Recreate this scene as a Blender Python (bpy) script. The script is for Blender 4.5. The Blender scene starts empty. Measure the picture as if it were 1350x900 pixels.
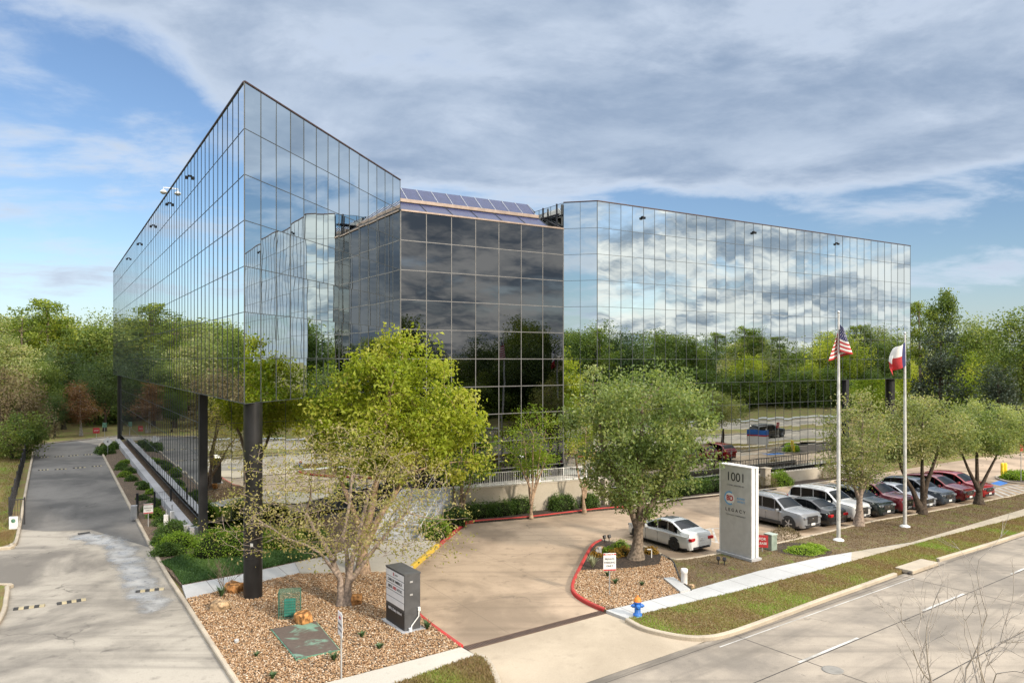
import bpy, bmesh, math, random
import numpy as np
from mathutils import Vector, Matrix

SC = bpy.context.scene
COL = SC.collection
R = math.radians
rnd = random.Random(7)

# ------------------------------------------------------------------ site frame
# The camera hovers over the street at 9.7 m; metres, +Y away from it.
F, CX, HY, H = 977.0, 675.0, 475.0, 9.7
AZ = R(31.8)
U = Vector((-math.sin(AZ), math.cos(AZ)))      # along the long side of the west wing
V = Vector((math.cos(AZ), math.sin(AZ)))       # along the street-facing fronts
ST_A = R(36.2)
S = Vector((math.cos(ST_A), math.sin(ST_A)))   # along the street
T = Vector((-math.sin(ST_A), math.cos(ST_A)))  # across the street
BH = 1.8                                       # height of one glass row
ZT = 20.6                                      # parapet


def g(px, py, z=0.0):
    """surveyed site point on the level z"""
    d = (H - z) * F / (py - HY)
    return ((px - CX) / F * d, d)


def st(s, t):
    p = S * s + T * t
    return (p.x, p.y)


# ------------------------------------------------------------------ helpers
class MB:
    def __init__(self):
        self.v, self.f, self.m, self.s = [], [], [], []

    def add(self, vs, fs, mi=0, smooth=False):
        o = len(self.v)
        self.v += [tuple(p) for p in vs]
        for f in fs:
            self.f.append([o + i for i in f])
            self.m.append(mi)
            self.s.append(smooth)

    def box(self, c, size, rz=0.0, mi=0, bev=0.0, M=None):
        bm = bmesh.new()
        bmesh.ops.create_cube(bm, size=1.0)
        bmesh.ops.scale(bm, vec=size, verts=bm.verts)
        if bev:
            bmesh.ops.bevel(bm, geom=bm.edges[:], offset=bev, segments=2, affect='EDGES', profile=0.6)
        mat = Matrix.Translation(c) @ (M if M is not None else Matrix.Rotation(rz, 4, 'Z'))
        bm.transform(mat)
        bm.verts.index_update()
        self.add([v.co[:] for v in bm.verts], [[v.index for v in f.verts] for f in bm.faces], mi)
        bm.free()

    def prism(self, poly, z0, z1, mi=0, bottom=True):
        n = len(poly)
        a = sum(poly[i][0] * poly[(i + 1) % n][1] - poly[(i + 1) % n][0] * poly[i][1] for i in range(n))
        if a < 0:
            poly = poly[::-1]
        vs = [(p[0], p[1], z0) for p in poly] + [(p[0], p[1], z1) for p in poly]
        fs = [[i, (i + 1) % n, n + (i + 1) % n, n + i] for i in range(n)]
        fs.append(list(range(n, 2 * n)))
        if bottom:
            fs.append(list(range(n - 1, -1, -1)))
        self.add(vs, fs, mi)

    def sheet(self, poly, z, mi=0):
        n = len(poly)
        a = sum(poly[i][0] * poly[(i + 1) % n][1] - poly[(i + 1) % n][0] * poly[i][1] for i in range(n))
        if a < 0:
            poly = poly[::-1]
        self.add([(p[0], p[1], z) for p in poly], [list(range(n))], mi)

    def tube(self, pts, rad, n=8, mi=0, cap=True, smooth=True):
        pts = [Vector(p) for p in pts]
        if not hasattr(rad, '__len__'):
            rad = [rad] * len(pts)
        vs, fs = [], []
        ref = None
        for i, p in enumerate(pts):
            d = (pts[min(i + 1, len(pts) - 1)] - pts[max(i - 1, 0)])
            d = d.normalized() if d.length > 1e-9 else Vector((0, 0, 1))
            if ref is None:
                ref = Vector((1, 0, 0)) if abs(d.x) < .8 else Vector((0, 1, 0))
            a = (ref - d * ref.dot(d)).normalized()
            ref = a
            b = d.cross(a)
            for k in range(n):
                t = 2 * math.pi * k / n
                vs.append(p + (a * math.cos(t) + b * math.sin(t)) * rad[i])
        for i in range(len(pts) - 1):
            for k in range(n):
                k2 = (k + 1) % n
                fs.append([i * n + k, i * n + k2, (i + 1) * n + k2, (i + 1) * n + k])
        self.add(vs, fs, mi, smooth)
        if cap:
            L = (len(pts) - 1) * n
            self.add(vs[:n], [list(range(n - 1, -1, -1))], mi)
            self.add(vs[L:], [list(range(n))], mi)

    def lathe(self, prof, c=(0, 0, 0), n=20, mi=0, axis='Z', smooth=True):
        vs, fs = [], []
        for r, z in prof:
            for k in range(n):
                t = 2 * math.pi * k / n
                x, y = r * math.cos(t), r * math.sin(t)
                p = {'Z': (x, y, z), 'X': (z, x, y), 'Y': (y, z, x)}[axis]
                vs.append((c[0] + p[0], c[1] + p[1], c[2] + p[2]))
        for i in range(len(prof) - 1):
            for k in range(n):
                k2 = (k + 1) % n
                fs.append([i * n + k, i * n + k2, (i + 1) * n + k2, (i + 1) * n + k])
        self.add(vs, fs, mi, smooth)
        self.add(vs[:n], [list(range(n - 1, -1, -1))], mi)
        self.add(vs[-n:], [list(range(n))], mi)

    def build(self, name, mats, parent=None, world=False, loc=None):
        me = bpy.data.meshes.new(name)
        me.from_pydata(self.v, [], self.f)
        if not isinstance(mats, (list, tuple)):
            mats = [mats]
        for m in mats:
            me.materials.append(m)
        me.polygons.foreach_set('material_index', self.m)
        me.polygons.foreach_set('use_smooth', self.s)
        me.update()
        o = bpy.data.objects.new(name, me)
        COL.objects.link(o)
        if parent is not None:
            o.parent = parent
            if world:
                o.location = -Vector(parent.location)
        if loc is not None:
            o.location = loc
        return o


def thing(name, label, cat, loc=(0, 0, 0), rz=0.0, group=None):
    o = bpy.data.objects.new(name, None)
    o.empty_display_size = .3
    COL.objects.link(o)
    o.location = loc
    o.rotation_euler = (0, 0, rz)
    return tag(o, label, cat, group)


def tag(o, label, cat, group=None):
    o['label'], o['category'] = label, cat
    if group:
        o['group'] = group
    return o


def struct(o):
    o['kind'] = 'structure'
    return o


def stuff(o, label=None, cat=None):
    o['kind'] = 'stuff'
    if label:
        o['label'] = label
        o['category'] = cat
    return o


def copy_tree(o, parent=None):
    c = o.copy()
    COL.objects.link(c)
    if parent is not None:
        c.parent = parent
    for ch in list(o.children):
        copy_tree(ch, c)
    return c


def text(body, size, m, parent, name, loc, rx=R(90), align='CENTER', sx=1.0, bold=0.0, rz=0.0):
    cu = bpy.data.curves.new('lettering', 'FONT')
    cu.body = body
    cu.size = size
    cu.align_x = align
    cu.align_y = 'CENTER'
    cu.extrude = .004
    cu.offset = bold
    t = bpy.data.objects.new('lettering', cu)
    COL.objects.link(t)
    bpy.context.view_layer.update()
    me = bpy.data.meshes.new_from_object(t.evaluated_get(bpy.context.evaluated_depsgraph_get()))
    bpy.data.objects.remove(t)
    me.materials.clear()
    me.materials.append(m)
    o = bpy.data.objects.new(name, me)
    COL.objects.link(o)
    o.parent = parent
    o.location = loc
    o.rotation_euler = (rx, 0, rz)
    o.scale = (sx, 1, 1)
    return o


# ------------------------------------------------------------------ materials
def newmat(name):
    m = bpy.data.materials.new(name)
    m.use_nodes = True
    nt = m.node_tree
    b = nt.nodes['Principled BSDF']
    return m, nt, b


def N(nt, t, **kw):
    n = nt.nodes.new(t)
    for k, v in kw.items():
        if k.startswith('i_'):
            n.inputs[k[2:].replace('_', ' ')].default_value = v
        else:
            setattr(n, k, v)
    return n


def L(nt, a, b):
    nt.links.new(a, b)


def c4(c):
    return (c[0], c[1], c[2], 1.0)


def mix(nt, fac, a, b, mode='MIX'):
    n = nt.nodes.new('ShaderNodeMix')
    n.data_type = 'RGBA'
    n.blend_type = mode
    for sock, val in ((n.inputs[0], fac), (n.inputs[6], a), (n.inputs[7], b)):
        if hasattr(val, 'is_output'):
            L(nt, val, sock)
        elif isinstance(val, (int, float)):
            sock.default_value = val
        else:
            sock.default_value = c4(val)
    return n.outputs[2]


def math_(nt, op, a, b=0.0, clamp=False):
    n = nt.nodes.new('ShaderNodeMath')
    n.operation = op
    n.use_clamp = clamp
    for s_, val in ((n.inputs[0], a), (n.inputs[1], b)):
        if hasattr(val, 'is_output'):
            L(nt, val, s_)
        else:
            s_.default_value = val
    return n.outputs[0]


def ramp(nt, fac, lo, hi):
    n = nt.nodes.new('ShaderNodeMapRange')
    n.interpolation_type = 'SMOOTHSTEP'
    L(nt, fac, n.inputs[0])
    n.inputs[1].default_value, n.inputs[2].default_value = lo, hi
    return n.outputs[0]


def noise(nt, vec, scale, detail=4.0, rough=.55, dist=0.0):
    n = nt.nodes.new('ShaderNodeTexNoise')
    n.inputs['Scale'].default_value = scale
    n.inputs['Detail'].default_value = detail
    n.inputs['Roughness'].default_value = rough
    n.inputs['Distortion'].default_value = dist
    L(nt, vec, n.inputs['Vector'])
    return n.outputs[0]


def pos(nt):
    return nt.nodes.new('ShaderNodeNewGeometry').outputs['Position']


def bump(nt, b, hgt, strength, dist):
    n = nt.nodes.new('ShaderNodeBump')
    n.inputs['Strength'].default_value = strength
    n.inputs['Distance'].default_value = dist
    L(nt, hgt, n.inputs['Height'])
    L(nt, n.outputs[0], b.inputs['Normal'])


def plain(name, c, rough=.6, metal=0.0, spec=.5, var=.12, vs=3.0, coat=0.0):
    m, nt, b = newmat(name)
    p = pos(nt)
    f = noise(nt, p, vs, 5)
    dk = [x * (1 - var * 1.6) for x in c]
    lt = [min(1, x * (1 + var)) for x in c]
    L(nt, mix(nt, ramp(nt, f, .3, .7), dk, lt), b.inputs['Base Color'])
    b.inputs['Roughness'].default_value = rough
    b.inputs['Metallic'].default_value = metal
    b.inputs['Specular IOR Level'].default_value = spec
    b.inputs['Coat Weight'].default_value = coat
    b.inputs['Coat Roughness'].default_value = .04
    return m


def concrete(name, light, dark, stain=.5, patch=(.3, .7), crack=.5, sc=.12, streak=None, wet=0.0, grid=None, lane=False, gw=.65):
    m, nt, b = newmat(name)
    p = pos(nt)
    n1 = noise(nt, p, sc, 7, .62, .4)
    n2 = noise(nt, p, 1.3, 6, .6)
    n3 = noise(nt, p, 28, 3)
    n5 = noise(nt, p, 4.5, 8, .68, .2)
    col = mix(nt, ramp(nt, n1, patch[0], patch[1]), dark, light)
    mid = [x * .62 for x in dark]
    col = mix(nt, math_(nt, 'MULTIPLY', ramp(nt, n2, .55, .78), stain), col, mid)
    if streak is not None:      # tyre wear along the lane
        mp = N(nt, 'ShaderNodeMapping')
        mp.inputs['Rotation'].default_value = (0, 0, -streak)
        mp.inputs['Scale'].default_value = (.05, 1.1, 1)
        L(nt, p, mp.inputs[0])
        n4 = noise(nt, mp.outputs[0], 1.0, 4)
        col = mix(nt, math_(nt, 'MULTIPLY', ramp(nt, n4, .5, .72), .45), col, mid)
    col = mix(nt, math_(nt, 'MULTIPLY', ramp(nt, n5, .56, .72), .30), col, mid)
    if lane:        # oil line down each lane, dirt in the gutter
        mp = N(nt, 'ShaderNodeMapping')
        mp.inputs['Rotation'].default_value = (0, 0, -ST_A)
        L(nt, p, mp.inputs[0])
        sp_ = N(nt, 'ShaderNodeSeparateXYZ')
        L(nt, mp.outputs[0], sp_.inputs[0])
        q = math_(nt, 'FRACT', math_(nt, 'DIVIDE', math_(nt, 'SUBTRACT', sp_.outputs[1], 7.6), 3.05))
        ol = math_(nt, 'SUBTRACT', 1.0, math_(nt, 'MULTIPLY', math_(nt, 'ABSOLUTE', math_(nt, 'SUBTRACT', q, .5)), 4.2), True)
        mp2 = N(nt, 'ShaderNodeMapping')
        mp2.inputs['Scale'].default_value = (.16, 1.6, 1)
        L(nt, mp.outputs[0], mp2.inputs[0])
        nn_ = noise(nt, mp2.outputs[0], 1.0, 6, .65)
        col = mix(nt, math_(nt, 'MULTIPLY', math_(nt, 'MULTIPLY', ol, ramp(nt, nn_, .35, .65)), .55), col, mid)
        gt = math_(nt, 'MULTIPLY', ramp(nt, sp_.outputs[1], 15.7, 16.7), ramp(nt, nn_, .38, .58))
        col = mix(nt, math_(nt, 'MULTIPLY', gt, .75), col, [x * .75 for x in mid])
        sp2 = ramp(nt, noise(nt, p, 2.2, 3, .5), .70, .76)
        col = mix(nt, math_(nt, 'MULTIPLY', sp2, .6), col, [x * .7 for x in mid])
    gr = mix(nt, n3, (.74, .74, .74), (1.26, 1.26, 1.26))
    col = mix(nt, 1.0, col, gr, 'MULTIPLY')
    # cracks
    dn = N(nt, 'ShaderNodeTexNoise')
    dn.inputs['Scale'].default_value = .9
    dn.inputs['Detail'].default_value = 6
    L(nt, p, dn.inputs['Vector'])
    vm = N(nt, 'ShaderNodeVectorMath', operation='SCALE')
    vm.inputs['Scale'].default_value = 1.6
    L(nt, dn.outputs['Color'], vm.inputs[0])
    va = N(nt, 'ShaderNodeVectorMath', operation='ADD')
    L(nt, p, va.inputs[0])
    L(nt, vm.outputs[0], va.inputs[1])
    vo = N(nt, 'ShaderNodeTexVoronoi', feature='DISTANCE_TO_EDGE')
    vo.inputs['Scale'].default_value = .13
    L(nt, va.outputs[0], vo.inputs['Vector'])
    cr = math_(nt, 'LESS_THAN', vo.outputs['Distance'], .0035)
    cr = math_(nt, 'MULTIPLY', cr, ramp(nt, noise(nt, p, .25, 3), .5, .62))
    col = mix(nt, math_(nt, 'MULTIPLY', cr, crack), col, (.05, .045, .04))
    if grid:
        ang, w, h = grid
        mp = N(nt, 'ShaderNodeMapping')
        mp.inputs['Rotation'].default_value = (0, 0, -ang)
        L(nt, p, mp.inputs[0])
        sx = N(nt, 'ShaderNodeSeparateXYZ')
        L(nt, mp.outputs[0], sx.inputs[0])
        for ax, per in ((0, w), (1, h)):
            q = math_(nt, 'FRACT', math_(nt, 'DIVIDE', sx.outputs[ax], per))
            ln = math_(nt, 'LESS_THAN', q, .03 / per)
            col = mix(nt, math_(nt, 'MULTIPLY', ln, gw), col, (.07, .06, .05))
    L(nt, col, b.inputs['Base Color'])
    if wet:
        L(nt, math_(nt, 'SUBTRACT', .9, math_(nt, 'MULTIPLY', ramp(nt, n1, .58, .45), wet)), b.inputs['Roughness'])
    else:
        b.inputs['Roughness'].default_value = .88
    b.inputs['Specular IOR Level'].default_value = .35
    bump(nt, b, n3, .25, .01)
    return m


def cellmat(name, cols, scale, rough=.9, bmp=.02, dark=(.02, .015, .01), edge=.0):
    """crushed stone or bark: cells of different colour"""
    m, nt, b = newmat(name)
    p = pos(nt)
    vo = N(nt, 'ShaderNodeTexVoronoi')
    vo.inputs['Scale'].default_value = scale
    L(nt, p, vo.inputs['Vector'])
    sx = N(nt, 'ShaderNodeSeparateColor')
    L(nt, vo.outputs['Color'], sx.inputs[0])
    cr = N(nt, 'ShaderNodeValToRGB')
    cr.color_ramp.interpolation = 'CONSTANT'
    els = cr.color_ramp.elements
    while len(els) < len(cols):
        els.new(.5)
    for i, c in enumerate(cols):
        els[i].position = i / len(cols)
        els[i].color = c4(c)
    L(nt, sx.outputs[0], cr.inputs[0])
    col = mix(nt, ramp(nt, vo.outputs['Distance'], .35, .75), cr.outputs[0], dark)
    n1 = noise(nt, p, .5, 4)
    col = mix(nt, 1.0, col, mix(nt, n1, (.65, .65, .65), (1.3, 1.3, 1.3)), 'MULTIPLY')
    L(nt, col, b.inputs['Base Color'])
    b.inputs['Roughness'].default_value = rough
    bump(nt, b, vo.outputs['Distance'], -.9, bmp)
    return m


def attr_mat(name, ca, cb, cc=None, rough=.8, trans=0.0, patch=None, spec=.3):
    """colour by the per-face value 'tint' (each leaf, blade or pebble has its own)"""
    m, nt, b = newmat(name)
    at = N(nt, 'ShaderNodeAttribute', attribute_name='tint')
    cr = N(nt, 'ShaderNodeValToRGB')
    els = cr.color_ramp.elements
    els[0].color = c4(ca)
    els[1].color = c4(cb)
    if cc:
        els[1].position = .55
        e = els.new(1.0)
        e.color = c4(cc)
    L(nt, at.outputs['Fac'], cr.inputs[0])
    col = cr.outputs[0]
    if patch:
        p = pos(nt)
        col = mix(nt, ramp(nt, noise(nt, p, patch[0], 4, .6), patch[1], patch[2]), col, patch[3])
    L(nt, col, b.inputs['Base Color'])
    b.inputs['Roughness'].default_value = rough
    b.inputs['Specular IOR Level'].default_value = spec
    if trans:
        tr = N(nt, 'ShaderNodeBsdfTranslucent')
        L(nt, mix(nt, 1.0, col, (1.25, 1.2, .55), 'MULTIPLY'), tr.inputs[0])
        ms = N(nt, 'ShaderNodeMixShader')
        ms.inputs[0].default_value = trans
        L(nt, b.outputs[0], ms.inputs[1])
        L(nt, tr.outputs[0], ms.inputs[2])
        L(nt, ms.outputs[0], nt.nodes['Material Output'].inputs[0])
    return m


def grassmat(name, soil=False):
    m, nt, b = newmat(name)
    p = pos(nt)
    n1 = noise(nt, p, .35, 5, .62)
    n2 = noise(nt, p, 1.1, 5, .6, .5)
    n3 = noise(nt, p, 14, 4, .7)
    col = mix(nt, ramp(nt, n1, .38, .62), (.20, .145, .082), (.20, .18, .07))
    if soil:
        col = mix(nt, ramp(nt, n1, .38, .66), (.145, .11, .075), (.20, .16, .10))
    col = mix(nt, ramp(nt, n2, .48, .66) if not soil else ramp(nt, n2, .52, .72), col, (.155, .205, .05))
    col = mix(nt, 1.0, col, mix(nt, n3, (.45, .45, .45), (1.55, 1.5, 1.4)), 'MULTIPLY')
    L(nt, col, b.inputs['Base Color'])
    b.inputs['Roughness'].default_value = .95
    b.inputs['Specular IOR Level'].default_value = .1
    bump(nt, b, n3, .8, .05)
    return m


def mirror(name, c, rough=.004, wave=.55):
    m, nt, b = newmat(name)
    p = pos(nt)
    at = N(nt, 'ShaderNodeAttribute', attribute_name='tint')
    L(nt, mix(nt, at.outputs['Fac'], [x * .80 for x in c], [min(1, x * 1.06) for x in c]), b.inputs['Base Color'])
    b.inputs['Metallic'].default_value = 1.0
    b.inputs['Roughness'].default_value = rough
    n = noise(nt, p, .55, 1.5, .4)
    bump(nt, b, n, wave, .006)
    return m


def metalpaint(name, c, rough=.25):
    m, nt, b = newmat(name)
    b.inputs['Base Color'].default_value = c4(c)
    b.inputs['Roughness'].default_value = rough
    b.inputs['Metallic'].default_value = .15
    b.inputs['Coat Weight'].default_value = .8
    b.inputs['Coat Roughness'].default_value = .05
    p = pos(nt)
    L(nt, mix(nt, ramp(nt, noise(nt, p, 2.0, 5), .35, .75), [x * .9 for x in c], c), b.inputs['Base Color'])
    return m


MT = {}
MT['mirror'] = mirror('silver_glass', (.71, .77, .785), wave=.65)
MT['mirror_side'] = mirror('silver_glass_side', (.74, .80, .83), wave=.4)
MT['mirror_low'] = mirror('silver_glass_low', (.60, .63, .62))
MT['mirror_dark'] = mirror('bronze_glass', (.135, .14, .15))
MT['skyglass'] = plain('skylight_glass', (.028, .038, .10), .35, 0, .2, .1)
MT['mull'] = plain('dark_mullion', (.085, .095, .10), .5, .4)
MT['mull_light'] = plain('light_mullion', (.15, .15, .152), .5, .3)
MT['cap'] = plain('parapet_metal', (.085, .05, .045), .5, .3)
MT['roof'] = plain('roof_membrane', (.32, .31, .30), .9)
MT['soffit'] = plain('soffit_panel', (.12, .12, .12), .6)
MT['column'] = plain('column_paint', (.016, .016, .018), .36, .0, .5, .25, 1.2)
MT['post'] = plain('post_black', (.018, .018, .022), .5)
MT['gutter'] = plain('gutter_copper', (.27, .21, .175), .45, .3)
MT['white'] = plain('white_paint', (.78, .78, .76), .5)
MT['steel'] = plain('galvanised_steel', (.55, .56, .57), .4, .6)
MT['alu'] = plain('pole_aluminium', (.66, .66, .65), .38, .35)
MT['black'] = plain('black_metal', (.02, .02, .024), .5)
MT['stucco'] = concrete('stucco_wall', (.47, .425, .35), (.35, .31, .25), .35, sc=.3, crack=0)
MT['plinth'] = concrete('plinth_concrete', (.46, .46, .47), (.33, .33, .34), .3, sc=.3, crack=0)
MT['drive'] = concrete('driveway_concrete', (.385, .35, .295), (.165, .15, .13), .75, (.36, .60), .5, .16, streak=math.pi / 2 + AZ)
MT['drive_shadow'] = concrete('driveway_shadow_concrete', (.19, .18, .165), (.085, .082, .078), .5, (.36, .62), .8, .12)  # driveway concrete darkened to deepen the building's shadow
MT['lot'] = concrete('lot_concrete', (.46, .35, .25), (.25, .19, .135), .75, (.34, .62), .45, .2, streak=AZ, grid=(AZ, 4.6, 5.2), gw=.3)
MT['apron'] = concrete('apron_concrete', (.46, .385, .29), (.35, .29, .215), .35, (.35, .65), .9, .2)
MT['street'] = concrete('street_concrete', (.37, .318, .256), (.21, .185, .155), .5, (.36, .62), .35, .2, streak=ST_A, lane=True)
MT['walk'] = concrete('sidewalk_concrete', (.50, .505, .50), (.42, .42, .415), .2, (.3, .7), .2, .3, grid=(R(33), 1.6, 90))
MT['walk_old'] = concrete('old_sidewalk_concrete', (.45, .39, .30), (.34, .30, .235), .3, (.3, .7), .2, .3, grid=(R(33), 1.6, 90))
MT['walk_new'] = concrete('plaza_concrete', (.50, .465, .40), (.42, .39, .335), .2, (.3, .7), .1, .3)
MT['soil'] = grassmat('bare_soil_lawn', soil=True)
MT['curb'] = concrete('curb_concrete', (.50, .43, .33), (.36, .31, .245), .4, (.3, .7), 0, .6)
MT['curb_red'] = concrete('curb_red_paint', (.50, .05, .045), (.34, .06, .05), .25, (.3, .6), 0, 1.0)
MT['curb_yellow'] = concrete('curb_yellow_paint', (.62, .43, .05), (.50, .34, .06), .2, (.3, .6), 0, 1.0)
MT['mulch'] = cellmat('bark_mulch', [(.05, .03, .02), (.08, .05, .035), (.03, .02, .015), (.11, .075, .05)], 16)
MT['leaflitter'] = cellmat('leaf_litter', [(.24, .16, .10), (.17, .115, .07), (.30, .21, .13), (.11, .08, .055)], 26)
MT['gravelbase'] = cellmat('gravel_base', [(.36, .22, .11), (.45, .32, .2), (.24, .14, .07), (.5, .4, .28), (.3, .2, .12)], 13)
MT['pebble'] = attr_mat('pebble_stone', (.18, .09, .04), (.43, .275, .15), (.68, .58, .46), .8)
MT['grass'] = grassmat('lawn')
MT['blade'] = attr_mat('grass_blade', (.26, .18, .10), (.27, .25, .085), (.24, .40, .055), .8, .35)
MT['cover'] = attr_mat('ground_cover_leaf', (.035, .08, .025), (.085, .17, .05), (.17, .27, .075), .6, .3)
MT['bark'] = plain('bark_grey', (.21, .165, .125), .9, 0, .2, .35, 9)
MT['bark_tan'] = plain('bark_tan', (.36, .255, .175), .85, 0, .2, .3, 7)
MT['bark_dark'] = plain('bark_dark', (.085, .065, .05), .9, 0, .2, .3, 9)
MT['bark_pale'] = plain('bark_pale', (.42, .38, .34), .9, 0, .2, .25, 9)
MT['leaf_yellow'] = attr_mat('leaf_yellow_green', (.17, .25, .02), (.36, .43, .045), (.52, .52, .12), .55, .5)
MT['leaf_bright'] = attr_mat('leaf_bright', (.12, .21, .02), (.26, .38, .032), (.40, .46, .07), .55, .45)
MT['leaf_oak'] = attr_mat('leaf_oak', (.12, .18, .055), (.23, .31, .105), (.44, .48, .22), .42, .45)
MT['leaf_pale'] = attr_mat('leaf_pale', (.17, .22, .08), (.30, .355, .14), (.50, .47, .27), .5, .45)
MT['leaf_dark'] = attr_mat('leaf_dark', (.05, .09, .035), (.10, .155, .06), (.18, .24, .09), .55, .4)
MT['leaf_mid'] = attr_mat('leaf_mid', (.08, .135, .032), (.155, .22, .05), (.29, .34, .085), .55, .36)
MT['leaf_vine'] = attr_mat('leaf_vine', (.035, .055, .035), (.07, .10, .07), (.15, .18, .14), .5, .25)
MT['leaf_pine'] = attr_mat('leaf_pine', (.08, .13, .025), (.18, .25, .04), (.32, .38, .06), .6, .4)
MT['leaf_brown'] = attr_mat('leaf_brown', (.13, .10, .062), (.20, .16, .10), (.25, .22, .12), .8, .3)
MT['leaf_rust'] = attr_mat('leaf_rust', (.15, .075, .045), (.23, .125, .07), (.27, .18, .09), .7, .35)
MT['hedge'] = attr_mat('hedge_leaf', (.04, .085, .02), (.10, .18, .035), (.20, .30, .065), .5, .3)
MT['hedge_lime'] = attr_mat('hedge_lime_leaf', (.11, .21, .022), (.25, .40, .04), (.40, .52, .09), .5, .4)
MT['orange_grass'] = attr_mat('orange_tuft', (.20, .11, .02), (.42, .24, .035), (.55, .40, .10), .7, .3)
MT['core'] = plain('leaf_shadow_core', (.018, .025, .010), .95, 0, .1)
MT['rock'] = plain('sandstone_rock', (.46, .22, .08), .9, 0, .2, .5, 6)
MT['rock_tan'] = plain('tan_rock', (.46, .32, .19), .9, 0, .2, .45, 6)
MT['rust'] = concrete('rusted_plate', (.145, .10, .08), (.085, .06, .05), .5, (.3, .7), 0, .9)
MT['patina'] = plain('green_enamel', (.14, .30, .21), .6, .2, .5, .25, 5)
MT['teal'] = plain('teal_box', (.03, .25, .20), .5, .1, .5, .2, 4)
MT['sign_silver'] = plain('sign_silver', (.52, .515, .495), .42, .15, .5, .05)
MT['sign_white'] = plain('sign_white', (.80, .79, .77), .45, 0, .5, .05)
MT['panel_white'] = plain('panel_white', (.76, .76, .78), .35, 0, .5, .03)
MT['sign_grey'] = plain('sign_grey', (.085, .087, .092), .5, .2, .5, .12)
MT['ink'] = plain('ink_black', (.02, .02, .022), .5)
MT['ink_grey'] = plain('ink_grey', (.20, .20, .20), .5)
MT['red'] = plain('red_paint', (.48, .035, .04), .6)
MT['blue'] = plain('blue_paint', (.03, .16, .55), .45)
MT['lightblue'] = plain('light_blue_paint', (.16, .42, .72), .45)
MT['orange'] = plain('orange_paint', (.78, .25, .03), .5)
MT['yellow'] = plain('yellow_paint', (.80, .58, .03), .5)
MT['navy'] = plain('flag_navy', (.035, .04, .14), .8)
MT['flag_white'] = plain('flag_white', (.78, .76, .72), .8, 0, .2, .06)
MT['flag_red'] = plain('flag_red', (.50, .055, .06), .8, 0, .2, .06)
MT['marking'] = concrete('road_paint', (.54, .53, .50), (.34, .325, .295), .7, (.35, .6), 0, 1.1)
MT['joint'] = plain('joint_tar', (.045, .04, .038), .9)
MT['blue_mark'] = plain('blue_road_paint', (.06, .22, .60), .8)
MT['rubber'] = plain('tyre_rubber', (.02, .02, .02), .8)
MT['carglass'] = plain('car_glass', (.006, .008, .009), .05, 0, .22, .02)
MT['rim'] = plain('alloy_rim', (.45, .45, .47), .35, .8)
MT['rim_dark'] = plain('dark_rim', (.04, .04, .045), .4, .6)
MT['chrome'] = plain('chrome', (.7, .7, .72), .15, 1.0)
MT['blackplastic'] = plain('black_trim', (.022, .022, .025), .55)
MT['lampglass'] = plain('headlamp', (.30, .315, .34), .06, .4)
MT['taillight'] = plain('tail_lamp', (.45, .012, .015), .2)

# ------------------------------------------------------------------ world and light
SUN_TO = Vector((.72, -.69, 0)).normalized()
SUN_EL = R(24)


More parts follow.
